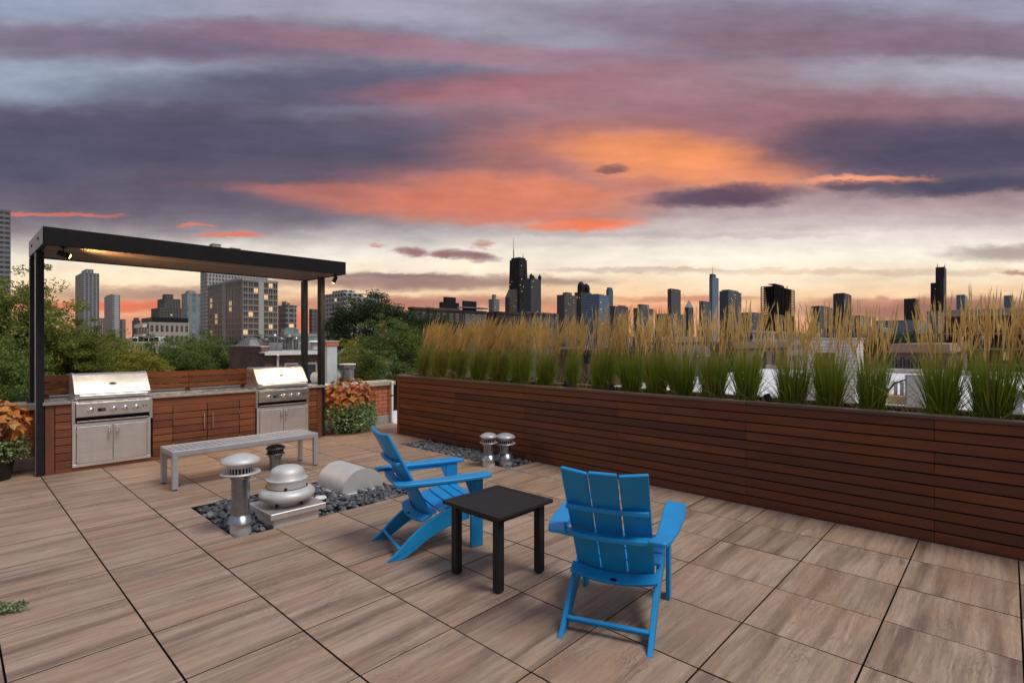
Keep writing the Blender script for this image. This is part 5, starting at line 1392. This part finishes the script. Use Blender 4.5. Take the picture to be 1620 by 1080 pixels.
rough_block(1112, 1160, 1245, 545, 44, (.21, .165, .14), 'tan brick house left of the white bulkhead')
rough_block(1150, 1190, 1300, 524, 130, (.30, .28, .26), 'pale colonnaded block far behind the bulkhead')
rough_block(1385, 1500, 1512, 528, 190, (.20, .24, .28), 'blue-grey glazed block left of the red brick midrise')
rough_block(1300, 1392, 1412, 518, 210, (.26, .28, .30), 'pale blue commercial block behind the dark trees')
# rowhouse with arched windows
cx, cy, lx, ly = corner_box(1409, 1500, 1530, 38.0); h = zpx(545, 38) - GZ
rh = thing('arched_rowhouse', 'pinkish brick rowhouse with arched windows and projecting cornice', 'building', (cx, cy, GZ))
mk('wall', box(0, lx, 0, ly, 0, h), brickwork_mat('pink_brickwork', (.28, .17, .13, 1), (.36, .24, .19, 1), (.30, .27, .24, 1)), rh)
mk('cornice', join(box(-.28, lx, -.2, ly + .2, h - .62, h - .42), box(-.12, lx, -.1, ly + .1, h - .4195, h + .06)), plain('tan_cornice', (.42, .31, .24), .8, 0, .15), rh)
for k in range(7):
    yc = ly * (.08 + .14 * k); w_, hz = .36, .85; zb = h - 1.75
    arc = [(yc - w_ / 2, zb), (yc + w_ / 2, zb), (yc + w_ / 2, zb + hz * .72)] + [(yc + w_ / 2 * math.cos(a), zb + hz * .72 + w_ / 2 * math.sin(a)) for a in np.linspace(.3, 2.84, 7)] + [(yc - w_ / 2, zb + hz * .72)]
    o2 = [(yc + (a - yc) * 1.45, zb + (b - zb) * 1.10 - .08) for a, b in arc]
    fr = mk('window', prism(o2, 'x', -.06, .02), M['coping'], rh); mk('pane', prism(arc, 'x', -.075, -.061), M['glass'], fr)
    mk('mullion', box(-.085, -.0755, yc - .02, yc + .02, zb, zb + hz * .8), M['winframe'], fr); 
# red brick midrise at the right edge
cx, cy, lx, ly = corner_box(1494, 1640, 1660, 105.0); h = zpx(489, 105) - GZ
mr = thing('brick_midrise', 'red brick midrise with stone bands and dark balconies at the right edge', 'building', (cx, cy, GZ))
mk('wall', box(0, lx, 0, ly, 0, h), brickwork_mat('dark_red_brickwork', (.13, .045, .034, 1), (.17, .062, .046, 1), (.14, .09, .08, 1), .4, .16), mr)
mk('cornice', box(-.5, lx, -.3, ly + .3, h - 1.1, h + .3), M['coping'], mr); mk('roof', box(.3, lx, .3, ly, h + .301, h + .4), M['membrane_g'], mr)
for k in range(4):
    z = h - 4.6 - k * 3.2
    mk('stone_band', box(-.14, 0.2, -.1, ly + .1, z - .30, z), M['coping'], mr)
nb_ = 8
for k in range(3):
    for i in range(nb_):
        a = ly * (i + .18) / nb_; w_ = ly / nb_ * .62; z = h - 4.6 - (k + 1) * 3.2 + .25
        if i % 2:
            b_ = mk('balcony_recess', box(-.03, .1, a, a + w_, z, z + 2.4), M['dark_gap'], mr); mk('balcony_rail', box(-.25, -.18, a - .1, a + w_ + .1, z, z + .95), M['charcoal'], b_)
        else:
            w1 = mk('window', join(box(-.08, .1, a, a + w_, z + .5, z + .62), box(-.08, .1, a, a + w_, z + 2.2, z + 2.35), box(-.08, .1, a, a + .1, z + .621, z + 2.199), box(-.08, .1, a + w_ - .1, a + w_, z + .621, z + 2.199), box(-.06, .1, a + w_ / 2 - .05, a + w_ / 2 + .05, z + .621, z + 2.199)), M['winframe'], mr)
            mk('pane', box(-.03, .05, a + .101, a + w_ - .101, z + .622, z + 2.198), M['glass_b'] if (i + k) % 3 else M['lit_dim'], w1)
# small things on the white roof
p = at_depth(1452, 540, 15.5); sw = thing('electric_box', 'grey electrical cabinet standing on the white roof by the grass', 'cabinet', (p[0], p[1], RZW), .2)
mk('cabinet', cbox(-.16, .16, -.30, .30, 0, .95, .01), M['galv'], sw); mk('door', cbox(-.172, -.1605, -.27, .27, .08, .90, .004), M['plate'], sw); mk('conduit', tube([(-.05, .30, .8), (-.05, .55, .7), (-.05, .75, .4), (-.05, .9, .1), (-.05, .9, 0)], .025, 8), M['black'], sw, smooth=True)
p = at_depth(1428, 540, 16.5); dn = thing('pipe_stack', 'tan crate with grey pipes standing on the white roof', 'pipes', (p[0], p[1], RZW))
mk('crate', cbox(-.35, .35, -.35, .35, 0, .26, .02), plain('tan_timber', (.42, .30, .16), .8, 0, .2), dn)
for k in range(3): mk('pipe', lathe([(.05, .261), (.05, .62), (.06, .62), (.06, .68), (0, .68)], 14), M['plate'], dn, (-.15, -.16 + .16 * k, 0), smooth=True)
p = at_depth(1112, 540, 24); roof_vent((p[0], p[1], RZW), .20, 1.75, 'tall pale blue-grey vent stack between the middle grass clumps', 'galv', 'vent_stack')
p = at_depth(1606, 540, 11.5); roof_vent((p[0], p[1], RZW), .12, .9, 'steel vent pipe on the white roof at the right edge', 'galv', 'vent_stack')


# ================================================================== far skyline
def slab_tower(label, xl, xc, xr, ytop, d, c, g=dk, cw=3.0, ch=3.6, fw=.6, fh=.55, lit=.02, pent=(.2, .8, .2, .8, .04), **k):
    c = tuple(x * y for x, y in zip(c, (1.35, 1.42, 1.50)))  # lighter and bluer: distance haze put into the wall colour
    m = facade_mat('far_%d' % int(xc * 10 + ytop), c, g, cw, ch, fw, fh, lit, .25, .08, lite=1.2)
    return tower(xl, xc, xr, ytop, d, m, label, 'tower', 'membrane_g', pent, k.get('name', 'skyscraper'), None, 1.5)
# black tapering giant
d = 2040.0; cx, cy, lx, ly = corner_box(803, 822, 837, d); zt = zpx(409, d) - GZ
bt = thing('tapering_tower', 'tall black tapering skyscraper with two white antennas, highest left of centre', 'tower', (cx, cy, GZ))
s = .80; mxx, myy = lx / 2, ly / 2
lo = [(0, 0, 0), (lx, 0, 0), (lx, ly, 0), (0, ly, 0)]
up = [(mxx + (x - mxx) * s, myy + (y - myy) * s, zt) for x, y, _ in lo]
mblk = facade_mat('black_steel_tower', (.016, .015, .016), (.02, .02, .022, 1), 9, 4.0, .5, .5, .010, .3, .1, lite=1.0)
mk('wall', (lo + up, [(0, 3, 2, 1), (4, 5, 6, 7), (0, 1, 5, 4), (1, 2, 6, 5), (2, 3, 7, 6), (3, 0, 4, 7)]), mblk, bt)
mk('crown_block', box(mxx - lx * .33, mxx + lx * .33, myy - ly * .33, myy + ly * .33, zt + .1, zt + 8), M['black'], bt)
for fx, fy, top_y, bot in ((.28, .72, 373, 8), (.72, .28, 397, 8)):
    zz = zpx(top_y, d) - GZ
    mk('antenna', join(tube([(lx * fx, ly * fy, zt + bot), (lx * fx, ly * fy, zt + (zz - zt) * .45)], 2.2, 8), tube([(lx * fx, ly * fy, zt + (zz - zt) * .45), (lx * fx, ly * fy, zz)], [1.3, .6], 8)), M['plate'], bt)
mcross = []
for k in range(5):
    z0, z1 = zt * k / 5.0, zt * (k + 1) / 5.0
    for (A_, B2) in (((0, 0), (lx, 0)), ((0, ly), (0, 0))):
        def pt(p, z):
            q = 1 - (1 - s) * z / zt; return (mxx + (p[0] - mxx) * q * 1.004, myy + (p[1] - myy) * q * 1.004, z)
        mcross += [tube([pt(A_, z0), pt(B2, z1)], 1.0, 4), tube([pt(B2, z0), pt(A_, z1)], 1.0, 4)]
mk('cross_bracing', join(*mcross), M['charcoal'], bt)
# turreted neighbour
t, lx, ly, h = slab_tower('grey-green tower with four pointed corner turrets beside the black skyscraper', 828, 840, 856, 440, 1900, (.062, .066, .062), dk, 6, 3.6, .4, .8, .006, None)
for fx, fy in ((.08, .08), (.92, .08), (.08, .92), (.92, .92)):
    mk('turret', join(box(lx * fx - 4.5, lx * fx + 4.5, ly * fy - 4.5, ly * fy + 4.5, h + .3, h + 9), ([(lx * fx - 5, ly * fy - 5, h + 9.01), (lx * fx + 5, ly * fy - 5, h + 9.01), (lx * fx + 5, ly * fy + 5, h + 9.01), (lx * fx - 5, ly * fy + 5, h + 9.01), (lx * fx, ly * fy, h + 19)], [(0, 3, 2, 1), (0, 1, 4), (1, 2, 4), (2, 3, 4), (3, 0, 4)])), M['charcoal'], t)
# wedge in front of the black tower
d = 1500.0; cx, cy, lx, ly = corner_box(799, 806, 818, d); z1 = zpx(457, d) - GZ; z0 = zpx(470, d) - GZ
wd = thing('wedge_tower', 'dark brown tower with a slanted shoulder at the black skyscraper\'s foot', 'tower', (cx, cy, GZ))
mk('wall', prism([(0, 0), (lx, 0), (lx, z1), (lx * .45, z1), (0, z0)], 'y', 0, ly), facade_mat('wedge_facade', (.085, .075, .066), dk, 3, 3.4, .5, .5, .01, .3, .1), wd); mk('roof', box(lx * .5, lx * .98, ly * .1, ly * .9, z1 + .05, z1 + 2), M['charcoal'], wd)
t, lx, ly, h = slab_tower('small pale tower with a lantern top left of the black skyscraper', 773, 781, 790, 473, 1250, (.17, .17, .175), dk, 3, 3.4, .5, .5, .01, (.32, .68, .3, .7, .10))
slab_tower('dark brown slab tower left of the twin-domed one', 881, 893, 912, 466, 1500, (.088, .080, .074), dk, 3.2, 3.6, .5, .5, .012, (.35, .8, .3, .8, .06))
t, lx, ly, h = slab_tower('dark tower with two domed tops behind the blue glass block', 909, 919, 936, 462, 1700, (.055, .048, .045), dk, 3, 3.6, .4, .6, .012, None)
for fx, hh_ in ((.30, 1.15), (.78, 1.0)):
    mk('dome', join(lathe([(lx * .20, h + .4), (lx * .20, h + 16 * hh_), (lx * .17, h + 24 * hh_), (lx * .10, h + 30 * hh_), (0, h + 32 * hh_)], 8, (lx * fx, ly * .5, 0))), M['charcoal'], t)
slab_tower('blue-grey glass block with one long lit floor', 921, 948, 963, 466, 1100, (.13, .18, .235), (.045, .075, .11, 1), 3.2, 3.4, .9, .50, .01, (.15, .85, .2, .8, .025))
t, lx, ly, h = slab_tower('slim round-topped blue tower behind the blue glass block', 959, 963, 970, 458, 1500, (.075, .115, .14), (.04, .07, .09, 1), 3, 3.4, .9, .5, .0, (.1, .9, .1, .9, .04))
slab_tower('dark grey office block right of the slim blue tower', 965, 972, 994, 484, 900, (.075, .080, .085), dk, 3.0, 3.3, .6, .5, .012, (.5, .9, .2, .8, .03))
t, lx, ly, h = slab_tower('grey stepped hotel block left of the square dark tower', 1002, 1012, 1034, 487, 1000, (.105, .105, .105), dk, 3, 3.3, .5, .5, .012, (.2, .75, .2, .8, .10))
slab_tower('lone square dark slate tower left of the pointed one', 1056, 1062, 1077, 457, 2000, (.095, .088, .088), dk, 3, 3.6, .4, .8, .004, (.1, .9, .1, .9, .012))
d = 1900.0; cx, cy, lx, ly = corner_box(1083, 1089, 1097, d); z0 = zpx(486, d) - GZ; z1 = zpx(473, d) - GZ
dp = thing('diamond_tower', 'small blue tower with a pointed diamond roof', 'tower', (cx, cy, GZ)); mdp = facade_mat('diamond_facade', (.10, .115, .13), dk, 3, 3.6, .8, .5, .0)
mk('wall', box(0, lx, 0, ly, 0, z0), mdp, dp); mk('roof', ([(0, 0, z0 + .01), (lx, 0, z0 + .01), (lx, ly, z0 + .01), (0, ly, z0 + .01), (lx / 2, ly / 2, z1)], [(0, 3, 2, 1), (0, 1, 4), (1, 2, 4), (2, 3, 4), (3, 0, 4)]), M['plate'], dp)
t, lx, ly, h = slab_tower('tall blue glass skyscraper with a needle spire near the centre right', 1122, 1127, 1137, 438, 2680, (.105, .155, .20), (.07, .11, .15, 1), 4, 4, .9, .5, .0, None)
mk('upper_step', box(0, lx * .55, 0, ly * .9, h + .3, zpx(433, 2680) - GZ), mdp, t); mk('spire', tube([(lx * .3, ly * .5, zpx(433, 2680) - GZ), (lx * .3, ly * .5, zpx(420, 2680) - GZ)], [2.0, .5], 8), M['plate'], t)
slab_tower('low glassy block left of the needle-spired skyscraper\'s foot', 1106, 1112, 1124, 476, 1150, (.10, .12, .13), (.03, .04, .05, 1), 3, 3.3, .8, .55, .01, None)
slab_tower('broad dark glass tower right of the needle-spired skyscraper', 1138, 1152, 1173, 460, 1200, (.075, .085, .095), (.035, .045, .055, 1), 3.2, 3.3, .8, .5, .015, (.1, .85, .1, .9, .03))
# concrete frame under construction
d = 1000.0; cx, cy, lx, ly = corner_box(1204, 1226, 1257, d); zt = zpx(452, d) - GZ
cf = thing('unfinished_tower', 'unfinished concrete-frame high-rise with open floors', 'tower', (cx, cy, GZ))
nf = 34
for k in range(nf):
    z = zt - k * 3.3; mk('floor_slab', box(-1.0, lx + 1, -1, ly + 1, z - .55, z), M['charcoal'], cf)
mk('core', box(lx * .38, lx * .66, ly * .3, ly * .7, 0, zt + 6), M['charcoal'], cf); mk('lift_shaft', box(lx * .1, lx * .22, ly * .1, ly * .3, 0, zt + 2), M['dark_gap'], cf)
for i in range(6):
    mk('column', box(lx * i / 5 - .7, lx * i / 5 + .7, 0, 1.4, 0, zt - .56), M['charcoal'], cf)
for i in range(1, 5): mk('column', box(0, 1.4, ly * i / 4 - .7, ly * i / 4 + .7, 0, zt - .56), M['charcoal'], cf)
for k in range(18): mk('glazed_floor', box(lx * .02, lx * .98, .2, ly * .98, zt - (nf - k) * 3.3 + .01, zt - (nf - k) * 3.3 + 2.6), M['glass'], cf)
mk('mast', tube([(lx * .95, ly * .5, zt), (lx * .95, ly * .5, zt + 10)], .8, 6), M['charcoal'], cf); mk('top_frame', box(lx * .05, lx * .45, 2, ly * .6, zt + 4, zt + 5), M['charcoal'], cf)
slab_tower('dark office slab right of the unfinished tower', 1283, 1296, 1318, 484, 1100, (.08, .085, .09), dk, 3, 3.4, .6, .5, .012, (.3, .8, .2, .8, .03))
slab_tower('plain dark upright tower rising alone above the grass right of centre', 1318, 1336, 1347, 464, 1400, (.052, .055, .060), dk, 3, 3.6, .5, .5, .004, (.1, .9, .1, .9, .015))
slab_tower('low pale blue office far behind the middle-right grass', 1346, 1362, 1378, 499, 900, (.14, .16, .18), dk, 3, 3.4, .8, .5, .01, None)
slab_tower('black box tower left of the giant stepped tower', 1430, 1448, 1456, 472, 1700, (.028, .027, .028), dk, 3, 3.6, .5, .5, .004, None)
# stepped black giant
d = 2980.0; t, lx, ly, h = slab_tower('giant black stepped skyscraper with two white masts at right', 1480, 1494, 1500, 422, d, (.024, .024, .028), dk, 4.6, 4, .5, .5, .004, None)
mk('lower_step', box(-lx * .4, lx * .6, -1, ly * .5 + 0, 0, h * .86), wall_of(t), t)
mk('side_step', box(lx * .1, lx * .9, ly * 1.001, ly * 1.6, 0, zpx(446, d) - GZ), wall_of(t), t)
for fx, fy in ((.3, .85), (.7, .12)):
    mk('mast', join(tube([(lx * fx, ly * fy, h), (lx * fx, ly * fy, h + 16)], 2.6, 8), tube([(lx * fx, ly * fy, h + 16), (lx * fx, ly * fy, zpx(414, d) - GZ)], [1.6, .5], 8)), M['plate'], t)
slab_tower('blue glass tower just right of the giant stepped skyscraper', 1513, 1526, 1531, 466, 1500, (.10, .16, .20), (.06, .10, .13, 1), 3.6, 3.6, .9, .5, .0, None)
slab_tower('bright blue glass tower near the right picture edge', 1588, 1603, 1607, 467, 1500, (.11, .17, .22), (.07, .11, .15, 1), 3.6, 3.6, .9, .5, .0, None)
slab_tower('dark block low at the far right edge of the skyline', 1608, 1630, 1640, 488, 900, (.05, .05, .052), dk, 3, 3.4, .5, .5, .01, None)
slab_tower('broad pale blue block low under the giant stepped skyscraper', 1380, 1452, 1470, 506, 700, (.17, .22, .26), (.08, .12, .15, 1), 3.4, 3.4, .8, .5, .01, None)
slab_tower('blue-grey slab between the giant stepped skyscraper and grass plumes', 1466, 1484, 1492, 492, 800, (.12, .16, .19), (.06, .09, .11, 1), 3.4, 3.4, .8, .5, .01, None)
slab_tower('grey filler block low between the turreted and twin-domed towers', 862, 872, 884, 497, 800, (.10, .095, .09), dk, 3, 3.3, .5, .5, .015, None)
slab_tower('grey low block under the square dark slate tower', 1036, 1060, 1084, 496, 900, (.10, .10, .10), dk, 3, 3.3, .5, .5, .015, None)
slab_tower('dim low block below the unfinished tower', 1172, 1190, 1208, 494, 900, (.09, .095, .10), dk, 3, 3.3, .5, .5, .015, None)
